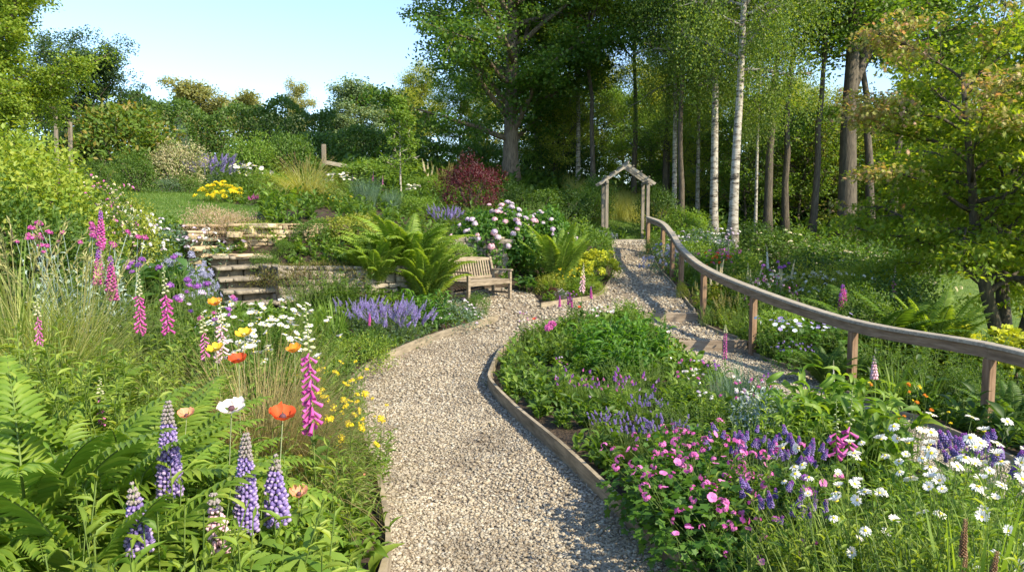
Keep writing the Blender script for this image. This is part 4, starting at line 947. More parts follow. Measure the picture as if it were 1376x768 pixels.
dprot('bush_orange', lambda v: shrub(322+v, 1.0, 1.3, 4200, .10, .6, GORANGE, lump=.35, lumps=14))
dprot('bush_cream', lambda v: shrub(325+v, .8, 1.4, 4200, .07, .45, GCREAM, lump=.3, lumps=12))
dprot('bush_burg', lambda v: shrub(328+v, 1.0, 1.5, 5200, .08, .35, GBURG, lump=.42, lumps=14))
dprot('bush_round', lambda v: shrub(331+v, .8, 1.2, 5200, .04, .5, G1, lump=.06, lumps=5, shell=.8))
dprot('bush_cone', lambda v: shrub(334+v, .35, 2.2, 3000, .05, .4, GBLUE, lump=.15))
dprot('bush_cream_fl', lambda v: shrub(337+v, 1.0, 1.5, 4200, .085, .5, G1, lump=.35, lumps=14, flowers=('flower_head', CREAMC[0][0], 60, .12)))
dprot('bush_rose', lambda v: shrub(340+v, .9, 1.3, 3600, .06, .55, G1, lump=.35, flowers=('flower_head', [cluster5(341, PALEP, 8), cluster5(342, PINK, 7), cluster5(343, CREAMP, 8)], 80, .10)))
dprot('bush_white_fl', lambda v: shrub(344+v, .9, 1.2, 3600, .06, .5, GYEL, lump=.35, flowers=('flower_head', WHITEC[0][0], 80, .11)))
dprot('hydrangea', lambda v: shrub(347+v, 1.35, 1.75, 5200, .15, .68, leafmat('leaf_hydrangea', (.045, .12, .018), (.065, .16, .02), (.10, .21, .03)), tm=LEAF5, lump=.3, lumps=14, flowers=('flower_head', MOP, 66, .215)))
dprot('heather', lambda v: shrub(350+v, .7, .5, 2600, .04, .3, leafmat('leaf_heather', (.42, .30, .27), (.52, .40, .34), (.26, .28, .12)), stems=5))
dprot('moss', lambda v: shrub(353+v, .8, .2, 2400, .03, .5, leafmat('leaf_moss', (.12, .13, .03), (.15, .15, .04), (.13, .09, .045), (.08, .12, .03)), lump=.2, stems=0))
dprot('thyme', lambda v: shrub(356+v, .5, .35, 2600, .025, .5, GLIME, lump=.3, stems=0))
dprot('aster', lambda v: shrub(359+v, .6, .5, 1500, .04, .35, GBLUE, stems=5, flowers=('flower_head', globe_mesh(360, petal('petal_greyblue', (.30, .32, .5), (.42, .43, .6)), 40, .34, .3, .5, .4), 90, .06)))
dprot('white_small', lambda v: shrub(363+v, .4, .4, 1500, .03, .4, GBLUE, stems=0, flowers=('flower_head', [cluster5(364, LIL, 6), cluster5(365, WHITE, 6)], 60, .05)))

# ------------------------------------------------------------------ trees
def tree_proto(seed, Hh, tr, cb, cr, limbs, leafL, clusters, per, leaf, bark, sig=.5, style='round', flat=.5, fork=None, tm=LEAF1, W=.7, wob=.15, bare=0):
    rg = np.random.default_rng(seed); mb = MB(); lb = MB(); C = []
    k = 12; t = np.linspace(0, 1, k); w = np.cumsum(rg.normal(0, wob, (k, 2)), 0)*.3; w -= w[0]; top = Hh*(.9 if not fork else .88)
    path = np.stack([w[:, 0]*t, w[:, 1]*t, t*top], 1); rad = tr*(1-.8*t)+tr*.45*np.exp(-t*30); rad[0] *= 1.15
    path0 = path.copy(); path0[0, 2] = -.3; tube(mb, path0, rad, 9)
    mains = [(path, rad)]
    if fork:
        i = int(fork*k); P = [path[i]]; d = np.array([rg.normal(0, .3), rg.normal(0, .2), 1.]); d[0] += .5*(1 if seed % 2 else -1)
        for j in range(7): d = nrm(d+[0, 0, .1]+rg.normal(0, .05, 3)); P.append(P[-1]+d*(top-path[i][2])/6.5)
        P = np.array(P); r2 = np.linspace(rad[i]*.75, .03, 8); tube(mb, P, r2, 7); mains.append((P, r2))
    for li in range(limbs):
        u = cb+(1-cb)*((li+.5)/limbs)*.97; P0, R0 = mains[li % len(mains)] if u > (fork or 0)+.05 else mains[0]
        kk = len(P0); uu = u if P0 is path else (u-(fork or 0))/(1-(fork or 0)); f = np.clip(uu, 0, .995)*(kk-1); i = int(f); p = P0[i]*(1-(f-i))+P0[i+1]*(f-i); r = (R0[i]*(1-(f-i))+R0[i+1]*(f-i))
        v = (u-cb)/(1-cb)
        prof = {'round': math.sin(math.pi*(.16+.80*v))**.6, 'cone': 1.05-v*.85, 'column': .5+.5*math.sin(math.pi*(.15+.7*v)), 'birch': .95*math.sin(math.pi*(.2+.72*v))**.7, 'wide': .45+.75*math.sin(math.pi*(.1+.8*v))}[style]
        a = li*2.399+rg.normal(0, .25); L = cr*prof*rg.uniform(.75, 1.15); el = rg.uniform(.15, .5)+v*.5; d = np.array([math.cos(a)*math.cos(el), math.sin(a)*math.cos(el), math.sin(el)]); q = [p]; nn = 7
        for j in range(nn):
            d = nrm(d+rg.normal(0, .13, 3)+[0, 0, (.06 if style != 'birch' else -.08)*(1 if j < 4 else -1)]); q.append(q[-1]+d*L/nn)
        q = np.array(q); tube(mb, q, np.linspace(min(r*.6, tr*.38), .012, nn+1), 6)
        if rg.uniform() < bare: continue
        for j in range(2, nn+1): 
            nb = 2 if j < 5 else 3
            for s in range(nb):
                dd = nrm(d*.5+rnd_unit(rg, 1)[0]*[1, 1, .6]); e = q[j]+dd*L*rg.uniform(.12, .34); mid = (q[j]+e)/2+rg.normal(0, .05, 3)*L*.3
                tube(mb, [q[j], mid, e], [.02, .014, .006], 4, cap=False); C += [e, mid]
    C = np.array(C); C = C[rg.permutation(len(C))[:clusters]] if len(C) > clusters else C
    n = len(C)*per; P = np.repeat(C, per, 0)+rnd_unit(rg, n)*(rg.uniform(0, 1, (n, 1))**.5)*sig*1.9*[1, 1, flat]*np.repeat(rg.uniform(.5, 1.3, len(C)), per)[:, None]
    if style == 'birch': P[:, 2] -= np.abs(rg.normal(0, sig*1.6, n))
    D = rnd_unit(rg, n)*[1, 1, .6]+([0, 0, -.25] if style != 'birch' else [0, 0, -1.0]); N = rnd_unit(rg, n)*.8+[0, 0, .7]
    put(lb, tm, P, nrm(D), N, leafL*rg.uniform(.6, 1.2, n), leafL*W*rg.uniform(.7, 1.1, n))
    p = Proto(max(top, P[:, 2].max())); p.add('trunk', mb.mesh('trunk', bark)); p.add('crown', lb.mesh('crown', leaf)); return p
dprot('oak', lambda v: tree_proto(401+v, 17, .42, .12, 7.6, 40, .20, 1400, 66, GOAK, BARK, .62, 'round', .45, wob=.25))
dprot('oak_b', lambda v: tree_proto(407+v, 16, .34, .42, 4.4, 22, .22, 520, 70, GOAK, BARKD, .6, 'round', .5, fork=.42, wob=.3))
dprot('forked', lambda v: tree_proto(405+v, 17, .36, .62, 3.6, 18, .20, 200, 50, G1, BARKD, .55, 'round', .5, fork=.40, wob=.35))
dprot('hazel', lambda v: tree_proto(445+v, 5.5, .07, .12, 2.3, 24, .13, 300, 34, [GYEL, GFRESH][v], BARKD, .38, 'wide', .35, wob=.5, tm=LEAF2))
dprot('birch', lambda v: tree_proto(411+v, 15, .15, .40, 3.0, 24, .08, 380, 125, GBIRCH, BARKB, .42, 'birch', 1.2, fork=.5 if v == 0 else None, wob=.15, W=.75))
dprot('slim', lambda v: tree_proto(415+v, 14, .155, .58, 2.6, 16, .17, 200, 45, [G1, GFRESH, GLIME][v % 3], BARKD, .55, 'round', .6, wob=.6, fork=.55 if v == 1 else None))
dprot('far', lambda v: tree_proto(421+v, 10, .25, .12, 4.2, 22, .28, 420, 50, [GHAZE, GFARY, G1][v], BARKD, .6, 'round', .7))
dprot('poplar', lambda v: tree_proto(425+v, 12, .2, .1, 2.2, 26, .22, 460, 45, GFARY, BARK, .5, 'column', 1))
dprot('wood', lambda v: tree_proto(431+v, 15, .26, .12, 5.0, 26, .24, 620, 55, [GYEL, GFRESH][v], BARKD, .7, 'wide', .6, wob=.3))
dprot('lime_tree', lambda v: tree_proto(435+v, 6.5, .12, .12, 1.9, 26, .085, 700, 80, GLIME, BARK, .24, 'round', .6, tm=LEAF2))
dprot('plum', lambda v: tree_proto(438+v, 8, .16, .12, 3.6, 30, .15, 800, 70, leafmat('leaf_dark_blue', (.035, .08, .03), (.05, .10, .035), (.08, .13, .05)), BARKD, .42, 'wide', .7, tm=LEAF2))  # dark blue-green leaf tint
dprot('sapling', lambda v: tree_proto(441+v, 4.2, .045, .3, .9, 16, .10, 120, 40, GFRESH, BARKB, .13, 'cone', .8, tm=LEAF2, wob=.05))
def acer(v):
    rg = np.random.default_rng(450+v); mb = MB(); lb = MB(); C = []; w = []
    for si, (dx, dy, r0) in enumerate([(-.55, -.2, .15), (.45, .25, .17), (.1, -.6, .12)]):
        p = np.array([0, 0, -.2]); d = nrm(np.array([dx*.5, dy*.5, 1.])); Q = [p]
        for j in range(8): d = nrm(d+np.array([dx*.10, dy*.10, .04])+rg.normal(0, .09, 3)); Q.append(Q[-1]+d*.62)
        Q = np.array(Q); rr = np.linspace(r0, .035, 9); tube(mb, Q, rr, 8)
        for li in range(23):
            u = .30+.70*li/23; f = u*8; i = min(7, int(f)); p = Q[i]*(1-(f-i))+Q[i+1]*(f-i); a = li*2.4+si*1.1; L = 2.6*math.sin(math.pi*(.25+.6*u))*rg.uniform(.7, 1.15)
            d = np.array([math.cos(a), math.sin(a), .35+.35*u]); q = [p]
            for j in range(6): d = nrm(d+rg.normal(0, .13, 3)-[0, 0, .07]); q.append(q[-1]+d*L/6)
            q = np.array(q); tube(mb, q, np.linspace(rr[i]*.45, .008, 7), 5)
            for j in range(2, 7):
                for s in range(3):
                    dd = nrm(d+rnd_unit(rg, 1)[0]*[1, 1, .25]*1.2); e = q[j]+dd*rg.uniform(.25, .7); tube(mb, [q[j], e], [.01, .004], 3, cap=False); C.append(e)
    C = np.array(C); cen = C.mean(0); per = 64; n = len(C)*per; P = np.repeat(C, per, 0)+rnd_unit(rg, n)*(rg.uniform(0, 1, (n, 1))**.5)*[.42, .42, .13]; P[:, 2] -= ((P-np.repeat(C, per, 0))[:, :2]**2).sum(1)*.35
    out = np.repeat(np.linalg.norm((C-cen)*[1, 1, 1.1], axis=1), per)+rg.normal(0, .35, n); out = out-(P[:, 0]-cen[0])*.35; lim = np.quantile(out, .93); tipm = (out > lim) & (P[:, 2] > cen[2]-.8)
    D = nrm(P-cen)*[1, 1, .2]+rnd_unit(rg, n)*.8+[0, 0, -.25]; N = np.array([0, 0, 1.])+rg.normal(0, .4, (n, 3))
    s = .12*rg.uniform(.65, 1.15, n)
    for msk, m in ((~tipm, 0), (tipm, 1)): put(lb, MAPLE, P[msk], nrm(D[msk]), N[msk], s[msk]*.62, s[msk]*.62, m)
    pr = Proto(P[:, 2].max()); pr.add('trunk', mb.mesh('trunk', BARKD)); pr.add('crown', lb.mesh('crown', [GACER, GACERT])); return pr
dprot('acer', acer)
def hedge_obj(name, a, b, width, hh, n, mat, label, L=.16, seed=1, group=None):
    rg = np.random.default_rng(seed); a = np.array(a, float); b = np.array(b, float); d = nrm(b-a); Ln = np.linalg.norm(b-a); nn = np.array([-d[1], d[0]]); ctr = (a+b)/2; g = h1(*ctr)
    s = rg.uniform(0, Ln, n); v = rg.uniform(0, 1, n); side = rg.choice([0, 0, 0, 1, 2], n)
    top = hh*(1+.10*np.sin(s*.9+seed)+.08*np.sin(s*2.3+1))
    off = np.where(side == 0, -width/2*(1-.25*v**3), np.where(side == 1, width/2, rg.uniform(-.5, .5, n)*width))+rg.normal(0, .18, n)+.25*np.sin(s*1.7)+.2*np.sin(s*3.1+v*5)
    z = np.where(side == 2, top, v*top)+rg.normal(0, .12, n)
    xy = a+d*s[:, None]+nn*off[:, None]; gz = H(xy[:, 0], xy[:, 1]); P = np.stack([xy[:, 0]-ctr[0], xy[:, 1]-ctr[1], gz+z-g], 1)
    mb = MB(); put(mb, LEAF1, P, rnd_unit(rg, n)+[0, 0, -.2], np.concatenate([-nn*.7, [.6]])+rg.normal(0, .5, (n, 3)), L*rg.uniform(.6, 1.2, n), L*.7)
    # woody core so no daylight shows through the middle
    m2 = MB()
    for i in range(int(Ln/1.1)):
        q = a+d*(i+.5)*1.1; gg = h1(*q); 
        for j in range(3): m2_a = np.array([q[0]-ctr[0]+rg.normal(0, .2), q[1]-ctr[1], gg-g-.1]); tube(m2, [m2_a, m2_a+[rg.normal(0, .5), rg.normal(0, .3), hh*.9]], [.07, .02], 4)
    r = empty(name, (ctr[0], ctr[1], g), label=label, category='hedge'); mb.obj('foliage', mat, r); m2.obj('stems', BARKD, r); return r

# ------------------------------------------------------------------ planting: pixel column, top row, distance -> stands on the ground there
CNT = [0]
MAXS = {'rosette': .95, 'iris': 1.4, 'hosta': 1.4, 'fern': 1.0, 'daisy': 1.15, 'geranium': 1.2, 'lavender': 1.15, 'feather': 3.0}
def plant(kind, name, cat, label, px, ytop, Y, v=0, group=None, rz=None, sxy=1.0, s=None, tilt=(0, 0)):
    CNT[0] += 1; rg = random.Random(CNT[0]*7+3)
    p = at(px, ytop, Y); g = h1(p[0], p[1]); pr = proto(kind, v); 
    if sdpath(np.array([p[0]]), np.array([p[1]]))[0] < 0 and 0: pass
    sc_ = s if s else min(MAXS.get(kind, 2.2), max(.12, (p[2]-g)/pr.h))
    if kind.startswith(('foxglove', 'lupin', 'poppy', 'purple_spike')):
        tilt = (rg.uniform(-.07, .07), rg.uniform(-.07, .07)); hh = p[2]-g; rz = rg.uniform(0, 6.28) if rz is None else rz
        dx, dy = tilt[1]*hh, -tilt[0]*hh; p = np.array([p[0]-dx*math.cos(rz)+dy*math.sin(rz), p[1]-dx*math.sin(rz)-dy*math.cos(rz), p[2]])
        if kind.startswith('poppy_'):
            f = [q for q in pr.parts if q[0] == 'flower'][0][2].translation*sc_; p = p-np.array([f.x*math.cos(rz)-f.y*math.sin(rz), f.x*math.sin(rz)+f.y*math.cos(rz), 0])
    return spawn(pr, name, (p[0], p[1], g), rg.uniform(0, 6.28) if rz is None else rz, (sc_*sxy, sc_*sxy, sc_), label, cat, group, tilt)

# ------------------------------------------------------------------ trees in place
def tree(kind, name, label, px, Y, hh, v=0, group=None, rz=0, sxy=1.0, tilt=(0, 0), cat='tree'):
    x = (px-688)/FPX*Y; g = h1(x, Y); pr = proto(kind, v); s = hh/pr.h
    return spawn(pr, name, (x, Y, g), rz, (s*sxy, s*sxy, s), label, cat, group, tilt)
tree('oak', 'oak_tree', 'huge dark green oak with a thick trunk standing over the middle of the garden', 686, 34, 18, 0, rz=1.0)
tree('oak_b', 'oak_tree', 'second oak trunk close behind the right side of the huge oak', 722, 38, 15, 0, rz=2.2, sxy=.8)
tree('birch', 'birch_tree', 'largest white birch, two-stemmed high up, right of the arch', 983, 25, 17, 0, rz=.4, tilt=(0, R(1)))
tree('birch', 'birch_tree', 'slimmer white birch leaning slightly right, just left of the largest birch', 958, 28, 17, 1, rz=1.9, tilt=(0, R(1.5)))
tree('slim', 'slender_tree', 'thin reddish-lit trunk just right of the arch roof', 915, 30, 13, 0, rz=.5)
tree('slim', 'slender_tree', 'tall straight pale trunk rising behind the arch roof', 893, 36, 19, 1, rz=2.6, sxy=.9)
tree('slim', 'slender_tree', 'sunlit smooth trunk leaning right, between the oak and the arch', 796, 33, 12, 2, rz=1.2, tilt=(0, R(4)))
tree('birch', 'birch_tree', 'thin pale twin trunk left of the sunlit leaning trunk', 776, 36, 13, 1, rz=3.1)
tree('slim', 'slender_tree', 'dark thin trunk just behind the left slope of the arch roof', 850, 36, 14, 0, rz=4.0)
tree('slim', 'woodland_tree', 'broad dark trunk just right of the largest birch', 1030, 31, 16, 1, rz=.7, sxy=1.1)
tree('slim', 'slender_tree', 'straight trunk with a sunlit right edge, third trunk right of the largest birch', 1054, 32, 15, 2, rz=2.0)
tree('slim', 'slender_tree', 'dark trunk leaning right beside the big forked tree', 1088, 31, 15, 0, rz=5.2, tilt=(0, R(7)))
tree('forked', 'forked_tree', 'big grey forked tree rising over the shrubs right of centre', 1136, 30, 19, 0, rz=.2)
tree('slim', 'slender_tree', 'sturdy trunk leaning right, next to the big forked tree', 1170, 31, 15, 1, rz=3.3, sxy=1.2, tilt=(0, R(4)))
tree('slim', 'slender_tree', 'trunk leaning right and nearest the red-tipped maple', 1198, 32, 15, 0, rz=1.1, sxy=1.2, tilt=(0, R(5)))
tree('birch', 'birch_tree', 'slender birch with hanging leaves just behind the right slope of the arch roof', 905, 32, 15, 1, rz=4.4, sxy=.8)
tree('birch', 'birch_tree', 'very thin birch stem between the two pairs of trunks behind the arch', 936, 34, 15, 0, rz=2.9, sxy=.7)
tree('birch', 'birch_tree', 'thin birch half hidden behind the broad dark trunk', 1014, 30, 15, 1, rz=5.6, sxy=.5)
tree('oak_b', 'woodland_tree', 'dark heavy-crowned tree above and behind the maple', 1262, 36, 17, 1, rz=1.4, sxy=.9)
GH = 'understorey trees among the trunks'
for i, (px, Y, hh) in enumerate([(742, 37, 5.5), (870, 38, 5), (940, 36, 5.5), (1000, 34, 6), (1042, 36, 5.2), (1072, 34, 6.5), (1112, 35, 6), (1155, 35, 7), (1186, 36, 6), (1225, 34, 6.5), (770, 40, 6), (1270, 34, 6)]):
    tree('hazel', 'understorey_tree', 'low spreading yellow-green tree among the trunks of the wood', px, Y, hh, i % 2, GH, i*1.7)
GW = 'trees packed in the wood behind'
rgt = random.Random(4)
for i, (px, Y, hh) in enumerate([(560, 52, 8.0), (620, 46, 7.2), (655, 58, 9.7), (748, 46, 7.7), (800, 52, 9.8), (835, 44, 7.2), (872, 50, 9.7), (925, 44, 7.6), (960, 56, 10.9), (1005, 42, 7.5), (1045, 52, 10.2), (1075, 40, 6.5), (1110, 48, 8.7), (1160, 42, 7.5), (1200, 54, 10.3), (1235, 42, 7.5), (1270, 50, 9.2), (1310, 44, 7.6), (1350, 52, 9.8), (1390, 40, 7.0), (1430, 48, 8.7), (900, 62, 11.7), (1080, 64, 12.2), (1240, 64, 12.2), (740, 62, 10.3), (1360, 66, 12.3)]):
    tree('wood', 'woodland_tree', 'leafy tree in the packed mass of the wood behind the trunks', px, Y, hh, i % 2, GW, rgt.uniform(0, 6))
tree('lime_tree', 'golden_leaved_tree', 'yellow-green tree filling the top left corner', 8, 13.5, 5.1, 0, rz=.5)
tree('plum', 'fruit_tree', 'loose dark blue-green tree behind the yellow-green tree at top left', 112, 27, 5.5, 0, rz=1.5, sxy=1.1)
tree('acer', 'maple_tree', 'red-tipped maple with a low forked trunk on the lawn at the right', 1362, 15.5, 7.8, 0, rz=.3, sxy=.72)
plant('sapling', 'sapling', 'tree', 'slim pale-stemmed sapling in front of the big oak', 537, 128, 24, s=None)
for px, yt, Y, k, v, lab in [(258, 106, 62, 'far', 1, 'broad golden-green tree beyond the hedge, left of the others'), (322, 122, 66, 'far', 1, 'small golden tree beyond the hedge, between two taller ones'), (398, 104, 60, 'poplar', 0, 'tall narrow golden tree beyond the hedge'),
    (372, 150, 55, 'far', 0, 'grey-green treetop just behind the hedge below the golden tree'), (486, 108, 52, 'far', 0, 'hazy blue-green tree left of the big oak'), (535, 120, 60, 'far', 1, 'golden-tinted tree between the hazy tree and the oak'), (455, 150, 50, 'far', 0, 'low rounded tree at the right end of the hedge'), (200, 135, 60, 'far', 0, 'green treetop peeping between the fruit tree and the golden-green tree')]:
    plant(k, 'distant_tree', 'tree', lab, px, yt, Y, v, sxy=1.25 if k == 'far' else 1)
hedge_obj('tall_hedge', (-27, 40), (-10.5, 43), 2.2, 3.6, 26000, G1, 'long dark green hedge along the top of the garden', .17, 2)
hedge_obj('tall_hedge', (-10.8, 38), (-3.5, 37), 1.8, 2.0, 12000, G1, 'lower dark hedge between the long hedge and the oak', .15, 5)

# ------------------------------------------------------------------ shrubs at the top of the garden
T = [
 ('bush_orange', 'shrub', 'large bush with orange-tinted top under the fruit tree', 160, 148, 26, 0, 1.05),
 ('bush_round', 'clipped_bush', 'small clipped dark green dome at the left edge of the lawn', 131, 217, 21, 0, 1.0),
 ('bush', 'shrub', 'leafy mid-green bush left of the cream bush', 182, 205, 23, 0, .9),
 ('bush_cream', 'shrub', 'rounded cream-leaved bush behind the lawn', 236, 184, 25, 0, 1.0),
 ('bush_cone', 'conifer', 'small narrow blue-green conifer in front of the hedge', 243, 160, 34, 0, 1.0),
 ('catmint', 'blue_flower_bush', 'grey-green bush with hazy blue flowers right of the cream bush', 284, 198, 27, 0, 1.1),
 ('bush_fresh', 'shrub', 'bright green upright bush right of the blue-flowered bush', 336, 180, 28, 0, .85),
 ('bush', 'shrub', 'rounded green bush in two tiers left of the grey fence post', 392, 174, 29, 1, .85),
 ('mound_blue', 'shrub', 'low grey-blue mound at the back edge of the lawn', 222, 238, 24, 0, 1.3),
 ('mound', 'shrub', 'low dark mound right of the grey-blue mound at the lawn edge', 250, 236, 24.5, 0, 1.2),
 ('astilbe', 'pale_plume_plant', 'pale straw-coloured plumes left of the fence post', 418, 216, 26, 0, 1.3),
 ('daisy_far', 'daisy_clump', 'white daisies in the top bed behind the yellow flowers', 337, 222, 25, 0, 1.1),
 ('mound_fresh', 'shrub', 'bright low bush behind the white daisies of the top bed', 362, 228, 26, 0, 1.4),
 ('yellow_mound', 'yellow_flower_bush', 'bush covered in golden yellow flowers at the edge of the lawn', 298, 247, 22, 0, 1.15),
 ('salvia_pink', 'pale_spike_plant', 'pale lilac-tipped spiky bush right of the golden flower bush', 342, 260, 20.0, 0, 1.5),
 ('fountain', 'ornamental_grass', 'big fountain of pale golden grass above the stone wall', 410, 222, 20.0, 0, 1.35),
 ('mound_lime', 'shrub', 'lime green bush with broad leaves at the foot of the fountain grass', 392, 270, 18.0, 0, 1.1),
 ('heather', 'heather', 'dusty pink heather spilling over the upper steps', 284, 272, 16.2, 0, .6),
 ('heather', 'heather', 'smaller dusty pink heather on top of the golden wall', 316, 282, 16.0, 1, .6),
 ('thyme', 'rock_plant', 'lime yellow rock plant hanging over the golden wall', 346, 294, 15.75, 0, 1.1),
 ('mound', 'shrub', 'feathery dark green mound at the right end of the golden wall', 418, 292, 15.6, 1, 1.15),
 ('mound_lime', 'shrub', 'gold-variegated bush between the green mound and the big fern', 470, 285, 16.2, 1, 1.25),
 ('bush', 'shrub', 'green bush behind the gold-variegated bush', 448, 258, 20, 2, 1.0),
 ('blue_grass', 'tall_grass', 'tall blue-green grass behind the big fern', 490, 236, 20.5, 0, 1.0),
 ('blue_grass', 'tall_grass', 'second stand of tall blue-green grass, right of the first', 525, 252, 21, 1, .9),
 ('daisy_far', 'daisy_clump', 'white daisies behind the tall blue-green grass', 460, 232, 24, 1, 1.1),
 ('foxglove_far', 'foxglove', 'pink foxglove behind the blue-green grass, left one of a pair', 502, 228, 24.5, 0, 1),
 ('foxglove_far', 'foxglove', 'pink foxglove behind the blue-green grass, right one of a pair', 514, 234, 24, 0, 1),
 ('foxglove_far', 'foxglove', 'short pink foxglove beside the white daisies of the top bed', 474, 232, 25.5, 0, 1),
 ('mound_fresh', 'shrub', 'long bright green bush left of the sapling', 500, 208, 29, 1, 1.8),
 ('mound_fresh', 'shrub', 'bright green bush at the foot of the sapling', 570, 236, 27, 0, 1.5),
 ('mullein', 'yellow_spike_plant', 'yellow flower spikes behind the bright bush near the burgundy maple', 575, 215, 29, 0, 1.3),
 ('astilbe', 'yellow_spike_plant', 'straw yellow spikes left of the burgundy maple', 596, 220, 28.5, 1, 1.1),
 ('daisy_far', 'daisy_clump', 'white daisies low in front of the bright bush by the sapling', 552, 248, 25, 0, 1.0),
 ('bush_burg', 'burgundy_maple', 'dark burgundy bush in front of the oak trunk', 632, 210, 24.5, 0, .95),
 ('catmint', 'blue_flower_bush', 'lavender-blue flowers below the burgundy bush', 600, 274, 21, 1, 1.0),
 ('mound_fresh', 'shrub', 'bright green grassy mound left of the lavender-blue flowers', 558, 262, 21.5, 0, 1.2),
 ('strap', 'strap_leaf_plant', 'upright yellow-green leaves in front of the burgundy bush', 578, 262, 22.5, 0, 1.3),
 ('yellow_daisy', 'yellow_flower_plant', 'small yellow flowers between the grass and the fountain grass', 460, 262, 18.6, 0, 1.5),
 ('bush_dark', 'shrub', 'dark green bush right of the burgundy bush', 688, 248, 27, 0, 1.25),
 ('bush', 'shrub', 'wide green bush behind the hydrangea', 722, 252, 26.5, 1, 1.3),
 ('bush_dark', 'shrub', 'dark bush behind the right side of the hydrangea', 762, 258, 27, 1, 1.2),
 ('bush_fresh', 'shrub', 'sunlit bush at the left post of the arch', 790, 250, 29, 1, .9),
 ('hydrangea', 'hydrangea', 'big hydrangea with pale lilac flower heads behind the bench', 668, 281, 18.6, 0, 1.0),
 ('hydrangea', 'hydrangea', 'right-hand hydrangea with few pinkish heads above the upright fern', 738, 288, 19.8, 1, .85),
 ('mound_fresh', 'shrub', 'bright green round bush just left of the hydrangea', 613, 318, 17.3, 1, .9),
 ('mound_dark', 'shrub', 'dark low bush behind the bench', 640, 345, 17.6, 0, 1.3),
 ('fern_up', 'fern', 'upright yellow-green fern right of the bench', 750, 316, 17.4, 0, .95),
 ('mound', 'shrub', 'green bush left of the path under the arch', 790, 312, 21.5, 2, 1.3),
 ('aster', 'blue_flower_bush', 'blue-grey flowers at the foot of the left arch post', 816, 311, 24.5, 0, .9),
 ('mound_fresh', 'shrub', 'green flowering mound at the path edge below the arch', 806, 328, 21.5, 1, 1.0),
 ('euphorbia', 'euphorbia', 'lime yellow euphorbia dome at the path edge', 804, 341, 18.6, 0, .95),
 ('euphorbia', 'euphorbia', 'smaller lime euphorbia left of the lime dome', 780, 352, 18.2, 1, .8),
 ('yellow_daisy', 'yellow_flower_plant', 'orange-yellow flowers at the path edge below the upright fern', 766, 360, 16.9, 1, .9),
 ('thyme', 'low_plant', 'low lime mound right of the orange-yellow flowers', 789, 372, 17.0, 1, .9),
 ('mound_lime', 'low_plant', 'low golden-green spreading bush left of the orange-yellow flowers', 738, 368, 16.8, 0, 1.0),
 ('bush_burg', 'low_plant', 'low dark red-leaved plant below the golden-green bush', 742, 385, 16.3, 1, .9),
 ('hosta', 'leafy_plant', 'bold green leaves right of the bench leg', 708, 372, 16.7, 0, 1.2),
 ('white_small', 'white_flower_plant', 'small pale flowering clump at the corner of the bench gravel', 752, 388, 16.25, 0, .8),
]
for k, nm, lab, px, yt, Y, v, sx in T: plant(k, nm, {'fern': 'fern', 'heather': 'heather', 'hydrangea': 'hydrangea', 'foxglove': 'foxglove', 'conifer': 'conifer', 'ornamental_grass': 'grass', 'tall_grass': 'grass', 'euphorbia': 'euphorbia'}.get(nm, 'shrub' if 'bush' in nm or nm == 'shrub' else 'plant'), lab, px, yt, Y, v, None, None, sx)

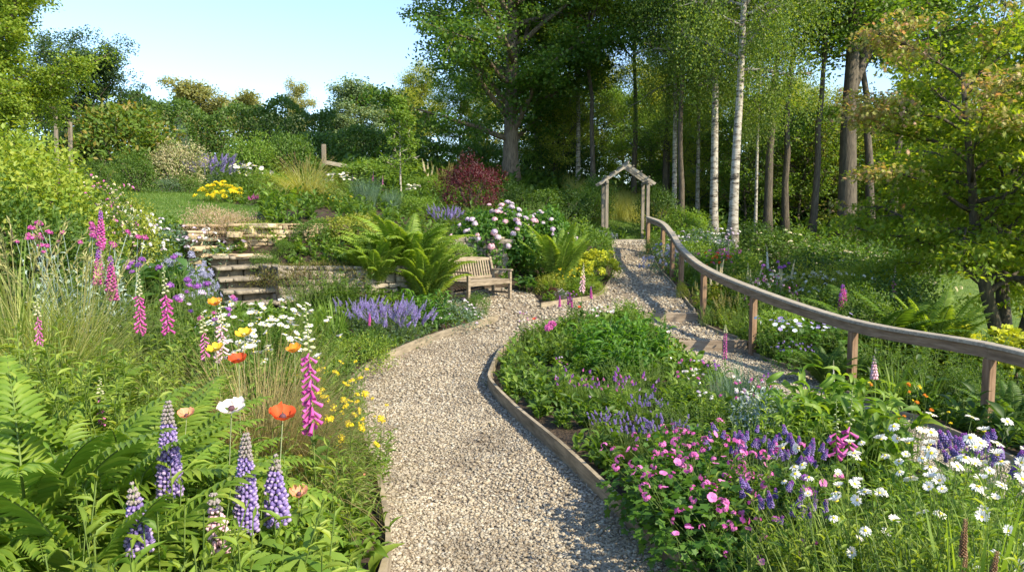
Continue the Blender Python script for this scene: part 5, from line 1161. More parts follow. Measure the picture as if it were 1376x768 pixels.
# ------------------------------------------------------------------ left slope and the bed left of the path
Tl = [
 ('bush_lime', 'shrub', 'shrub', 'big bright yellow-green bush below the yellow-green tree', 28, 192, 10.8, 0, .82),
 ('bush_lime', 'shrub', 'shrub', 'yellow-green bush cut by the left edge of the picture', -20, 195, 9.2, 1, 1.1),
 ('bush', 'shrub', 'shrub', 'dark green bush under the yellow-green bush at the left edge', 20, 262, 8.3, 0, .9),
 ('bush_rose', 'rose_bush', 'rose bush', 'rose bush with mauve-pink flowers below the yellow-green bush', 112, 250, 11.5, 0, .9),
 ('bush_white_fl', 'white_flower_bush', 'shrub', 'creamy white flowering bush left of the lawn', 165, 262, 12.8, 0, .75),
 ('bush_rose', 'rose_bush', 'rose bush', 'small pink rose bush between the lawn and the yellow-green bush', 140, 240, 14.5, 1, .7),
 ('bush_dark', 'shrub', 'shrub', 'dark green bush behind the campions', 75, 300, 9.0, 1, .9),
 ('hosta', 'leafy_plant', 'plant', 'broad-leaved green plant below the white flowering bush', 178, 312, 9.8, 0, 1.1),
 ('hosta', 'leafy_plant', 'plant', 'broad-leaved green plant left of the stone steps', 205, 326, 10.0, 0, 1.0),
 ('white_small', 'white_flower_plant', 'plant', 'white rock flowers beside the upper steps', 205, 297, 14.0, 0, 1.6),
 ('aster', 'blue_flower_bush', 'shrub', 'blue-grey aster mound left of the stone steps', 234, 344, 11.4, 0, .7),
 ('aster', 'blue_flower_bush', 'shrub', 'smaller blue-grey aster mound spilling beside the steps', 262, 366, 11.2, 1, .55),
 ('fine', 'grassy_plant', 'plant', 'green grassy leaves in front of the aster mound', 250, 362, 9.6, 0, 1.0),
 ('mound', 'shrub', 'shrub', 'small green mound left of the top of the lower steps', 214, 328, 13.2, 1, .7),
 ('mound', 'shrub', 'shrub', 'dark green mound right of the stone steps', 356, 338, 14.4, 0, 1.0),
 ('moss', 'moss_cushion', 'moss', 'brown-green moss cushion on the left end of the lower wall', 398, 346, 13.75, 0, .55),
 ('moss', 'moss_cushion', 'moss', 'brown-green moss cushion along the right of the lower wall', 440, 347, 13.8, 1, .7),
 ('mound', 'shrub', 'shrub', 'green cushion above the lower wall, left of the feathery mound', 385, 322, 15.0, 2, 1.0),
 ('fine', 'grassy_plant', 'plant', 'feathery green plant in front of the lower wall', 412, 370, 12.4, 1, 1.3),
 ('leafy_dark', 'leafy_plant', 'plant', 'leafy green plant before the right half of the lower wall', 448, 362, 12.6, 0, 1.3),
 ('leafy_dark', 'leafy_plant', 'plant', 'leafy green plant between the lower wall and the big fern', 478, 368, 12.8, 1, 1.2),
 ('strap', 'strap_leaf_plant', 'plant', 'bright strap-leaved clump left of the catmint', 447, 398, 10.8, 0, 1.0),
 ('strap', 'strap_leaf_plant', 'plant', 'second strap-leaved clump, nearer the daisies', 418, 410, 10.6, 1, .9),
 ('fern_big', 'fern', 'fern', 'big bright fern left of the bench', 545, 296, 14.6, 0, .92),
 ('fern_big', 'fern', 'fern', 'lower arching fern touching the left side of the bench', 574, 334, 14.0, 1, .8),
 ('fern_big', 'fern', 'fern', 'arching fern behind the catmint, left of the biggest fern', 505, 322, 13.8, 1, .85),
 ('catmint', 'catmint', 'catmint', 'blue-violet catmint mound by the path edge, right one', 548, 402, 11.6, 0, .95),
 ('catmint', 'catmint', 'catmint', 'blue-violet catmint mound by the path edge, middle one', 515, 398, 11.4, 1, .9),
 ('catmint_pale', 'catmint', 'catmint', 'paler catmint behind the blue-violet mounds', 485, 398, 11.9, 0, .9),
 ('salvia_mag', 'magenta_spike_plant', 'plant', 'magenta flower spikes rising left of the catmint', 497, 418, 10.9, 0, 1),
 ('broad_mid', 'leafy_plant', 'plant', 'lush green leafy clump right of the catmint', 572, 392, 12.6, 0, 1.2),
 ('leafy_dark', 'leafy_plant', 'plant', 'low green clump between the leafy clump and the bench', 600, 396, 13.2, 2, 1.2),
 ('white_small', 'white_flower_plant', 'plant', 'small pale mauve flowers spilling to the path below the bench', 612, 404, 12.9, 1, 1.2),
 ('mound', 'shrub', 'shrub', 'small dark green bush at the bend of the edging below the bench', 640, 392, 14.0, 1, .75),
 ('mound', 'shrub', 'shrub', 'low heathery green mound at the path edge left of the catmint', 490, 444, 10.1, 2, 1.1),
 ('thyme', 'low_plant', 'plant', 'low yellow-green cushion at the path edge by the daisies', 468, 452, 9.6, 0, 1.0),
 ('arch_grass', 'ornamental_grass', 'grass', 'big arching straw-green grass at the left edge', 20, 345, 5.4, 0, 1.0),
 ('arch_grass', 'ornamental_grass', 'grass', 'arching straw-green grass left of the pink foxgloves', 100, 372, 5.6, 1, 1.0),
 ('green_arch_grass', 'ornamental_grass', 'grass', 'low arching grass in front of the straw-green grass', 60, 400, 4.5, 0, .9),
 ('feather', 'feather_grass', 'grass', 'blond feathery grass tuft behind the red poppy', 345, 474, 4.1, 0, 1.0),
 ('feather', 'feather_grass', 'grass', 'smaller blond feathery tuft right of the first', 372, 488, 4.3, 1, .8),
 ('campion', 'rose_campion', 'campion', 'silvery campion with magenta heads at the left', 98, 296, 7.0, 0, 1.0),
 ('campion', 'rose_campion', 'campion', 'second silvery campion, closer to the hosta leaves', 142, 308, 7.4, 1, .9),
 ('campion', 'rose_campion', 'campion', 'short silvery campion above the arching grass', 68, 312, 7.6, 0, .9),
 ('purple_spike', 'purple_spike_plant', 'plant', 'dark purple flower spike rising from the campions', 131, 287, 7.2, 0, 1),
 ('salvia_mag', 'magenta_spike_plant', 'plant', 'magenta spikes left of the two tall foxgloves', 143, 350, 6.2, 1, 1.2),
 ('allium', 'allium_clump', 'allium', 'round purple alliums above the pink foxgloves', 190, 345, 6.9, 0, 1.0),
 ('allium', 'allium_clump', 'allium', 'round purple alliums in front of the aster mound', 258, 372, 6.8, 1, 1.0),
 ('allium_pink', 'allium_clump', 'allium', 'mauve-pink alliums right of the tall foxgloves', 246, 392, 6.2, 0, 1.0),
 ('allium_pink', 'allium_clump', 'allium', 'mauve-pink alliums nearest the orange poppy', 275, 400, 6.4, 1, .9),
 ('foxglove', 'foxglove', 'foxglove', 'tall pink foxglove, left one of the pair in the left bed', 187, 360, 5.3, 0, 1),
 ('foxglove', 'foxglove', 'foxglove', 'tall pink foxglove, right one of the pair in the left bed', 222, 353, 5.3, 1, 1),
 ('foxglove_tall', 'foxglove', 'foxglove', 'tallest pink foxglove alone near the path, right of the feathery grass', 427, 406, 3.7, 0, 1),
 ('foxglove_pink', 'foxglove', 'foxglove', 'pale pink foxglove behind the yellow poppies', 302, 398, 5.2, 0, 1),
 ('foxglove_small', 'foxglove', 'foxglove', 'short rose foxglove left of the pale pink one', 273, 418, 5.1, 0, 1),
 ('foxglove_small', 'foxglove', 'foxglove', 'small rose foxglove low among the leaves above the fern', 133, 505, 3.4, 0, 1),
 ('foxglove_small', 'foxglove', 'foxglove', 'thin pale foxglove bud in front of the arching grass', 47, 395, 4.4, 1, .8),
 ('daisy_wild', 'daisy_clump', 'daisy', 'white daisies below the stone steps, far left clump', 318, 412, 7.8, 0, 1.0),
 ('daisy_wild', 'daisy_clump', 'daisy', 'white daisies below the stone steps, middle clump', 350, 402, 8.4, 1, 1.1),
 ('daisy_wild', 'daisy_clump', 'daisy', 'white daisies below the stone steps, clump nearest the strap leaves', 388, 414, 8.6, 0, 1.1),
 ('daisy_wild', 'daisy_clump', 'daisy', 'white daisies just behind the yellow poppies', 345, 435, 6.4, 1, .9),
 ('daisy_wild', 'daisy_clump', 'daisy', 'white daisies left of the tallest foxglove', 378, 442, 6.0, 0, .9),
 ('poppy_orange', 'poppy', 'poppy', 'big orange poppy below the stone steps', 290, 405, 5.2, 0, 1),
 ('poppy_gold', 'poppy', 'poppy', 'golden yellow poppy beside the pale pink foxglove', 328, 446, 4.6, 0, 1),
 ('poppy_gold', 'poppy', 'poppy', 'pale golden poppy lower left of the other yellow poppy', 290, 470, 4.2, 1, 1),
 ('poppy_red', 'poppy', 'poppy', 'small orange-red poppy behind the white poppy', 321, 486, 3.9, 1, 1),
 ('poppy_orange', 'poppy', 'poppy', 'orange poppy left of the tallest foxglove', 396, 472, 4.6, 1, 1),
 ('poppy_blush', 'poppy', 'poppy', 'big blush white poppy beside the tall lupin', 311, 543, 2.9, 0, 1),
 ('poppy_red', 'poppy', 'poppy', 'big scarlet poppy right of the white poppy', 380, 552, 2.9, 0, 1),
 ('poppy_salmon', 'poppy', 'poppy', 'small salmon poppy between the tall lupin and the white poppy', 253, 553, 3.2, 0, .9),
 ('poppy_salmon', 'poppy', 'poppy', 'low salmon red poppy right of the lupins', 402, 664, 2.9, 1, .9),
 ('lupin', 'lupin', 'lupin', 'tallest violet lupin in the left foreground', 225, 538, 2.7, 0, 1),
 ('lupin', 'lupin', 'lupin', 'second violet lupin, in the middle of the foreground group', 330, 580, 2.6, 1, .95),
 ('lupin_small', 'lupin', 'lupin', 'smallest violet lupin at the right of the foreground group', 368, 612, 2.7, 0, 1),
 ('lupin_small', 'lupin', 'lupin', 'low violet lupin at the left beside the fern', 178, 650, 2.35, 1, 1),
 ('lupin_pale', 'lupin', 'lupin', 'small unopened pale pink lupin between the violet ones', 287, 660, 2.45, 0, 1),
 ('fern', 'fern', 'fern', 'bright yellow-green fern at the left edge of the foreground', 28, 525, 2.7, 0, 1.1),
 ('fern', 'fern', 'fern', 'bright fern right of the one at the left edge', 120, 540, 2.9, 1, 1.05),
 ('fern', 'fern', 'fern', 'low fern in the bottom left corner', 60, 610, 2.25, 1, 1.1),
 ('fern', 'fern', 'fern', 'bright fern behind the corner fern, left of the tallest lupin', 165, 560, 3.1, 0, 1.1),
 ('fern', 'fern', 'fern', 'fern fronds between the left edge and the arching grass', 60, 520, 3.5, 1, 1.1),
 ('fern', 'fern', 'fern', 'fern fronds beside the low violet lupin', 130, 620, 2.5, 0, 1.0),
 ('rosette', 'leafy_plant', 'plant', 'broad oval leaves in the bottom left corner', 45, 722, 2.05, 0, .9),
 ('yellow_daisy', 'yellow_daisy_clump', 'yellow daisy', 'yellow button flowers at the path edge, rear clump', 445, 488, 6.3, 0, .9),
 ('yellow_daisy', 'yellow_daisy_clump', 'yellow daisy', 'yellow button flowers right of the tallest foxglove', 438, 512, 5.2, 1, .9),
 ('yellow_daisy', 'yellow_daisy_clump', 'yellow daisy', 'yellow button flowers leaning over the path edge', 478, 540, 5.4, 0, .8),
 ('yellow_daisy', 'yellow_daisy_clump', 'yellow daisy', 'yellow button flowers nearest the scarlet poppy', 445, 548, 4.4, 1, .8),
 ('rosette', 'leafy_plant', 'plant', 'dandelion-like leaves at the bare soil by the path', 455, 668, 3.7, 0, 1.1),
 ('rosette', 'leafy_plant', 'plant', 'pale leaf rosette right of the lupin leaves', 415, 640, 3.1, 1, 1.2),
 ('poppy_salmon', 'poppy', 'poppy', 'tiny magenta flower leaning over the left edging board', 492, 636, 4.7, 0, .5),
]
for k, nm, cat, lab, px, yt, Y, v, sx in Tl: plant(k, nm, cat, lab, px, yt, Y, v, None, None if 'daisy' not in k and 'poppy' not in k else random.Random(px).uniform(-.5, .5), sx)

# unnamed leafy growth between the flowers: look-alikes
def fill(lab, group, name, kinds, pts, cat='leafy plant', s=(.85, 1.15), seed=3):
    rg = random.Random(seed)
    for (px, yt, Y) in pts: plant(rg.choice(kinds), name, cat, lab, px, yt, Y, rg.choice([0, 1]), group, None, rg.uniform(*s))
fill('leafy green stems filling the left foreground bed between lupins and poppies', 'leafy stems among the lupins', 'leafy_plant', ['leafy', 'leafy_light', 'leafy_light'],
     [(150, 600, 2.7), (200, 620, 2.9), (260, 600, 3.0), (300, 620, 2.9), (345, 640, 2.9), (375, 640, 3.1), (240, 680, 2.4), (310, 690, 2.4), (350, 690, 2.6), (395, 720, 2.9), (270, 570, 3.5), (215, 560, 3.5), (160, 530, 3.5), (390, 590, 3.6), (425, 610, 3.7), (440, 590, 4.2), (120, 690, 2.15), (200, 720, 2.1), (280, 730, 2.1), (360, 740, 2.3), (420, 745, 3.0), (375, 560, 4.1)])
fill('light green leafy stems at the left side behind the foreground ferns', 'leafy stems behind the ferns', 'leafy_plant', ['leafy_light', 'leafy', 'leafy_light'],
     [(15, 440, 3.8), (60, 450, 3.7), (100, 460, 3.9), (140, 470, 4.0), (180, 480, 4.1), (220, 490, 4.2), (255, 500, 4.3), (30, 480, 3.2), (80, 490, 3.2), (125, 500, 3.3), (175, 510, 3.4), (-10, 420, 4.2), (290, 505, 4.4), (240, 470, 5.0), (200, 455, 5.2), (160, 445, 5.0)])
fill('green leafy clump between the foxgloves and the daisies in the left bed', 'green clumps among the foxgloves', 'leafy_plant', ['leafy_dark', 'fine', 'leafy'],
     [(225, 430, 6.2), (265, 440, 6.0), (300, 450, 5.8), (170, 400, 6.6), (205, 395, 7.4), (330, 470, 5.4), (365, 470, 5.6), (400, 480, 5.6), (420, 470, 6.6), (440, 455, 7.8), (455, 470, 7.2), (405, 440, 8.2), (370, 430, 8.6), (300, 420, 8.2), (430, 430, 9.4), (150, 370, 7.8), (110, 370, 8.0), (60, 360, 7.8), (395, 415, 10.2)])

# ------------------------------------------------------------------ the bed between the two paths
Ti = [
 ('tuft', 'grass_tuft', 'grass', 'dark green grass tuft at the left corner of the near bed', 690, 492, 8.9, 0, 1.0),
 ('tuft', 'grass_tuft', 'grass', 'grass tuft right of the corner one in the near bed', 722, 496, 8.6, 1, 1.0),
 ('tuft', 'grass_tuft', 'grass', 'light grass tuft behind the corner of the near bed', 678, 470, 10.2, 0, .9),
 ('fine', 'grassy_plant', 'plant', 'fine green stems below the pink peony', 700, 452, 10.4, 0, 1.1),
 ('fine', 'grassy_plant', 'plant', 'fine green stems right of the pink peony', 752, 448, 10.0, 1, 1.1),
 ('fine', 'grassy_plant', 'plant', 'fine green stems at the back of the near bed', 735, 425, 12.3, 0, 1.2),
 ('leafy_dark', 'leafy_plant', 'plant', 'dark leafy stems under the pale foxglove', 780, 410, 12.8, 0, 1.2),
 ('poppy_peony', 'peony', 'peony', 'bright pink peony in the near bed', 738, 434, 10.0, 0, 1),
 ('poppy_red', 'poppy', 'poppy', 'red-orange poppy left of the pink peony', 718, 428, 10.6, 0, 1),
 ('poppy_red', 'poppy', 'poppy', 'red poppy at the back of the near bed', 779, 413, 11.6, 1, 1),
 ('allium_pink', 'pink_flower_clump', 'flower', 'mauve flowers at the rear tip of the near bed', 706, 418, 11.4, 0, 1.0),
 ('allium_pink', 'pink_flower_clump', 'flower', 'pink flowers behind the red poppy of the near bed', 770, 392, 14.0, 1, .9),
 ('foxglove_pink', 'foxglove', 'foxglove', 'faded pale foxglove at the rear of the near bed', 783, 352, 12.4, 1, 1),
 ('purple_spike', 'purple_spike_plant', 'plant', 'dark purple flower spike right of the faded foxglove', 795, 386, 12.2, 0, 1),
 ('purple_spike', 'purple_spike_plant', 'plant', 'lilac flower spike left of the red poppy', 752, 398, 11.6, 0, 1),
 ('salvia_mag', 'magenta_spike_plant', 'plant', 'magenta spikes between the faded foxglove and the lilac spike', 765, 392, 12.6, 0, 1),
 ('daisy_wild', 'white_flower_plant', 'plant', 'few white flowers at the rear of the near bed', 808, 405, 11.6, 0, .6),
 ('broad_mid', 'leafy_plant', 'plant', 'lush broad-leaved clump in the middle of the near bed, left part', 800, 432, 9.6, 0, 1.2),
 ('broad_mid', 'leafy_plant', 'plant', 'lush broad-leaved clump in the middle of the near bed, centre part', 838, 420, 10.0, 1, 1.2),
 ('broad_mid', 'leafy_plant', 'plant', 'lush broad-leaved clump nearest the stepped path', 872, 436, 9.8, 0, 1.1),
 ('broad_mid', 'leafy_plant', 'plant', 'lush broad-leaved clump behind the lavender', 850, 455, 8.6, 1, 1.1),
 ('broad_mid', 'leafy_plant', 'plant', 'broad-leaved clump behind the pink betony', 806, 462, 8.8, 2, 1.0),
 ('poppy_blush', 'white_poppy', 'poppy', 'pale blue-white flower among the lush leaves', 823, 418, 9.6, 0, .9),
 ('poppy_blush', 'white_poppy', 'poppy', 'small white flower left of the lush leaves', 803, 425, 9.9, 1, .7),
 ('poppy_blush', 'white_poppy', 'poppy', 'single white flower at the right end of the lush leaves', 899, 445, 8.8, 0, .7),
 ('betony', 'betony', 'betony', 'pink-purple betony spikes in front of the lush leaves, left clump', 775, 492, 7.6, 0, 1.0),
 ('betony', 'betony', 'betony', 'pink-purple betony spikes in front of the lush leaves, middle clump', 812, 494, 7.3, 1, 1.0),
 ('betony', 'betony', 'betony', 'pink-purple betony spikes in front of the lush leaves, right clump', 850, 490, 7.2, 0, 1.0),
 ('allium_pink', 'pink_flower_clump', 'flower', 'pink and mauve flower heads left of the betony', 752, 478, 8.3, 0, .8),
 ('lavender', 'lavender', 'lavender', 'lavender clump leaning over the right edging, nearest the grass tufts', 815, 548, 6.2, 0, 1.0),
 ('lavender', 'lavender', 'lavender', 'lavender clump with purple heads in the middle of the near bed', 855, 560, 5.7, 1, 1.0),
 ('lavender', 'lavender', 'lavender', 'lavender clump behind the pink geraniums', 900, 555, 5.6, 0, 1.0),
 ('lavender', 'lavender', 'lavender', 'lavender clump between the lavender and the betony', 870, 528, 6.4, 1, .9),
 ('green_arch_grass', 'grass_tuft', 'grass', 'pale arching grass tuft by the right edging board', 742, 520, 7.7, 0, .6),
 ('leafy_dark', 'leafy_plant', 'plant', 'low green leaves at the foot of the lavender', 765, 568, 6.7, 0, .8),
 ('foxglove_spire', 'foxglove', 'foxglove', 'slender magenta foxglove beside the lower timber riser', 976, 436, 8.0, 0, 1),
 ('allium', 'flower_clump', 'flower', 'round purple and white heads below the lower timber riser', 958, 486, 7.2, 0, .8),
 ('daisy_mixed', 'flower_clump', 'flower', 'mixed white and pink heads left of the slender foxglove', 932, 482, 7.4, 0, .8),
 ('daisy_mixed', 'flower_clump', 'flower', 'small pinkish-white heads behind the pink geraniums', 985, 512, 6.0, 1, 1.0),
 ('daisy_mixed', 'flower_clump', 'flower', 'small blush heads left of the silver plant', 1025, 510, 6.4, 0, 1.0),
 ('blue_tuft', 'blue_grass_tuft', 'grass', 'blue-grey grass tuft near the slender foxglove', 1003, 485, 7.3, 0, 1.0),
 ('blue_tuft', 'blue_grass_tuft', 'grass', 'smaller blue-grey grass tuft left of the other', 978, 492, 7.0, 1, .8),
 ('allium', 'flower_clump', 'flower', 'purple heads right of the blue-grey grass', 1034, 500, 6.8, 1, .5),
 ('leafy', 'leafy_plant', 'plant', 'green leafy clump under the mixed heads', 925, 505, 6.9, 0, 1.1),
 ('leafy', 'leafy_plant', 'plant', 'green leafy clump left of the silver plant', 965, 528, 6.0, 1, 1.1),
 ('fine', 'grassy_plant', 'plant', 'fine dark green stems behind the pink geraniums', 940, 545, 5.6, 1, 1.1),
 ('silver', 'silver_plant', 'plant', 'silvery blue-white foliage plant in the near bed', 1026, 533, 5.6, 0, .75),
 ('broad', 'leafy_plant', 'plant', 'large bright leaves at the right path, left clump', 1075, 512, 5.6, 0, 1.0),
 ('broad', 'leafy_plant', 'plant', 'large bright leaves at the right path, middle clump', 1115, 502, 5.9, 1, 1.0),
 ('broad', 'leafy_plant', 'plant', 'large bright leaves at the right path, clump nearest the fourth post', 1160, 515, 5.6, 0, 1.0),
 ('broad', 'leafy_plant', 'plant', 'bright leaves behind the daisies', 1190, 548, 4.8, 1, .9),
 ('lupin_pale', 'pale_spike_plant', 'plant', 'pale pinkish spire in front of the fourth rail post', 1175, 478, 6.6, 0, .8),
 ('mullein_white', 'seedling_spire', 'plant', 'green seed spire left of the fourth rail post', 1122, 480, 6.5, 0, .6),
 ('yellow_tall', 'yellow_flower_plant', 'flower', 'tall thin stems with orange-yellow flowers right of the large leaves', 1212, 515, 5.0, 0, .9),
 ('yellow_tall', 'yellow_flower_plant', 'flower', 'thin stems with small yellow-brown heads in front of the gravel', 1250, 512, 5.2, 1, .8),
 ('geranium', 'geranium', 'geranium', 'pink geranium with leaves over the edging board, left clump', 905, 600, 4.6, 0, 1.0),
 ('geranium', 'geranium', 'geranium', 'pink geranium clump in the centre of the near bed', 950, 592, 4.5, 1, 1.0),
 ('geranium', 'geranium', 'geranium', 'pink geranium clump in front, at the end of the edging board', 965, 640, 3.9, 0, 1.0),
 ('geranium', 'geranium', 'geranium', 'pink geranium clump left of the heavy foxglove', 1015, 588, 4.4, 1, 1.0),
 ('geranium', 'geranium', 'geranium', 'lowest pink geranium clump at the bottom edge', 1000, 700, 3.5, 1, .95),
 ('geranium', 'geranium', 'geranium', 'pink geranium clump between the lavender and the front geraniums', 925, 570, 5.0, 0, .9),
 ('lavender_dark', 'lavender', 'lavender', 'dark purple lavender in front of the silver plant', 1000, 570, 4.9, 0, 1.0),
 ('lavender_dark', 'lavender', 'lavender', 'dark purple lavender low between geranium and daisies', 1055, 640, 3.8, 1, .9),
 ('lavender_dark', 'lavender', 'lavender', 'dark lavender left of the heavy foxglove', 1075, 575, 4.7, 0, .9),
 ('foxglove_heavy', 'foxglove', 'foxglove', 'heavy magenta foxglove behind the daisies, right one', 1145, 520, 4.1, 0, 1),
 ('foxglove_heavy', 'foxglove', 'foxglove', 'heavy magenta foxglove behind the daisies, left one', 1120, 535, 4.3, 0, 1),
 ('allium_one', 'flower_clump', 'flower', 'single round purple head above the daisies', 1091, 618, 3.7, 0, 1),
 ('daisy', 'daisy_clump', 'daisy', 'big white daisies on tall stems, centre of the right foreground', 1185, 572, 3.5, 0, 1.0),
 ('daisy', 'daisy_clump', 'daisy', 'big white daisies right of the heavy foxglove', 1255, 570, 3.8, 1, 1.0),
 ('daisy', 'daisy_clump', 'daisy', 'big white daisies highest against the right gravel', 1300, 560, 3.9, 0, 1.0),
 ('daisy', 'daisy_clump', 'daisy', 'big white daisies at the right edge', 1355, 580, 3.4, 1, 1.0),
 ('daisy', 'daisy_clump', 'daisy', 'big white daisies low in front, right of the geraniums', 1125, 625, 3.3, 1, .8),
 ('daisy', 'daisy_clump', 'daisy', 'big white daisies in the front row at the right', 1240, 625, 3.0, 0, .95),
 ('daisy', 'daisy_clump', 'daisy', 'big white daisies in the front row beside the iris leaves', 1320, 610, 3.0, 1, .9),
 ('lavender_dark', 'lavender', 'lavender', 'purple lavender heads above the daisies at the right edge', 1345, 575, 4.6, 0, 1.1),
 ('lavender_dark', 'lavender', 'lavender', 'purple lavender heads beside the right gravel', 1300, 582, 4.9, 1, .9),
 ('iris', 'iris', 'iris', 'tall bright sword leaves at the bottom right', 1315, 655, 2.5, 0, .6),
 ('iris', 'iris', 'iris', 'shorter sword leaves left of the tall ones at the bottom right', 1268, 690, 2.6, 1, .5),
 ('plantain', 'brown_seed_head_plant', 'plant', 'brown bottlebrush seed heads at the bottom right', 1296, 712, 2.4, 0, 1),
 ('leafy_light', 'leafy_plant', 'plant', 'pale leafy stems in the bottom right corner', 1355, 690, 2.5, 0, .8),
]
dprot('strap_thin', lambda v: grass(385+v, 90, .6, leafmat('blade_bright', (.12, .21, .03), (.18, .27, .04), (.26, .33, .06)), .9, .009, .14, .2))
dprot('poppy_peony', lambda v: headed(195, 3, .6, .12, globe_mesh(196, PINK, 90, .3, .26, .9, .6, 'flower'), .13, fol=16, fmat=G1, leafL=.1, leafW=.3, per=4, hmin=.9))
dprot('foxglove_spire', lambda v: foxglove(197, 1.0, (MAG, BUDG), .42, 80, bell=.03, bare=.25))
dprot('daisy_mixed', lambda v: headed(370+v, 24, .5, .3, [GLPINK[0], GLWHITE[0], GLLIL[0], DAISYH[0], WHITEC[0]], .035, fol=40, fmat=G1, leafL=.06, per=6, hmin=.7))
dprot('allium_one', lambda v: headed(373, 2, .75, .05, GLP, .06, fmat=G1, per=4))
dprot('yellow_tall', lambda v: headed(375+v, 9, .9, .25, [YHEAD[0], (globe_mesh(376, ORAP, 30, .3, .25, .6, .6, 'flower'), None)], .035, fmat=G1, leafL=.07, per=5, hmin=.6))
dprot('lavender_dark', lambda v: spiky(378+v, 26, .5, .26, [spike_mesh(380, [VIO, PURP], .06, 50, .013, .015, .5)], GBLUE, .12, 240, .004))
def plantain(v):
    rg = np.random.default_rng(5); p = Proto(.75); mb = MB(); P = curve_stems(rg, 4, .12, np.array([.75, .6, .68, .5]), k=5); tubes(mb, P, .002, 4); p.add('stems', mb.mesh('stems', STEM)); me = spike_mesh(383, [BROWN, BROWN], .13, 150, .012, .009, .4)
    for i in range(4): p.add('seed_head', me, TM(P[i, -1]-[0, 0, .1], P[i, -1]-P[i, -2]))
    return p
dprot('plantain', plantain)
for k, nm, cat, lab, px, yt, Y, v, sx in Ti: plant(k, nm, cat, lab, px, yt, Y, v, None, None if 'daisy' not in k and 'poppy' not in k else random.Random(px).uniform(-.5, .5), sx)
fill('grassy green stems under the white daisies at the lower right', 'stems under the daisies', 'grassy_plant', ['fine', 'leafy_light', 'strap_thin', 'strap_thin'],
     [(1060, 690, 3.2), (1100, 680, 3.3), (1150, 670, 3.2), (1200, 670, 3.1), (1250, 680, 2.9), (1170, 720, 2.7), (1110, 730, 2.8), (1230, 730, 2.6), (1290, 700, 2.8), (1340, 680, 2.9), (1375, 700, 2.8), (1180, 640, 3.9), (1230, 630, 4.2), (1280, 620, 4.4), (1330, 620, 4.4), (1130, 630, 4.4), (1375, 640, 4.0), (1050, 740, 3.1), (1330, 745, 2.4)], 'grass')
fill('plain green clump filling the near bed between the flowers', 'green clumps in the near bed', 'leafy_plant', ['leafy_dark', 'fine', 'leafy'],
     [(700, 470, 9.6), (760, 455, 9.6), (830, 480, 8.0), (880, 480, 7.8), (905, 530, 6.2), (960, 560, 5.2), (1010, 560, 5.2), (1060, 550, 5.2), (1100, 560, 5.0), (1000, 620, 4.0), (1050, 610, 4.1), (1095, 620, 4.2), (720, 440, 11.4), (790, 430, 11.0), (860, 410, 12.0), (880, 420, 11.4), (840, 400, 13.2), (1150, 560, 4.9), (890, 590, 5.2), (765, 500, 8.0), (835, 520, 6.9)])

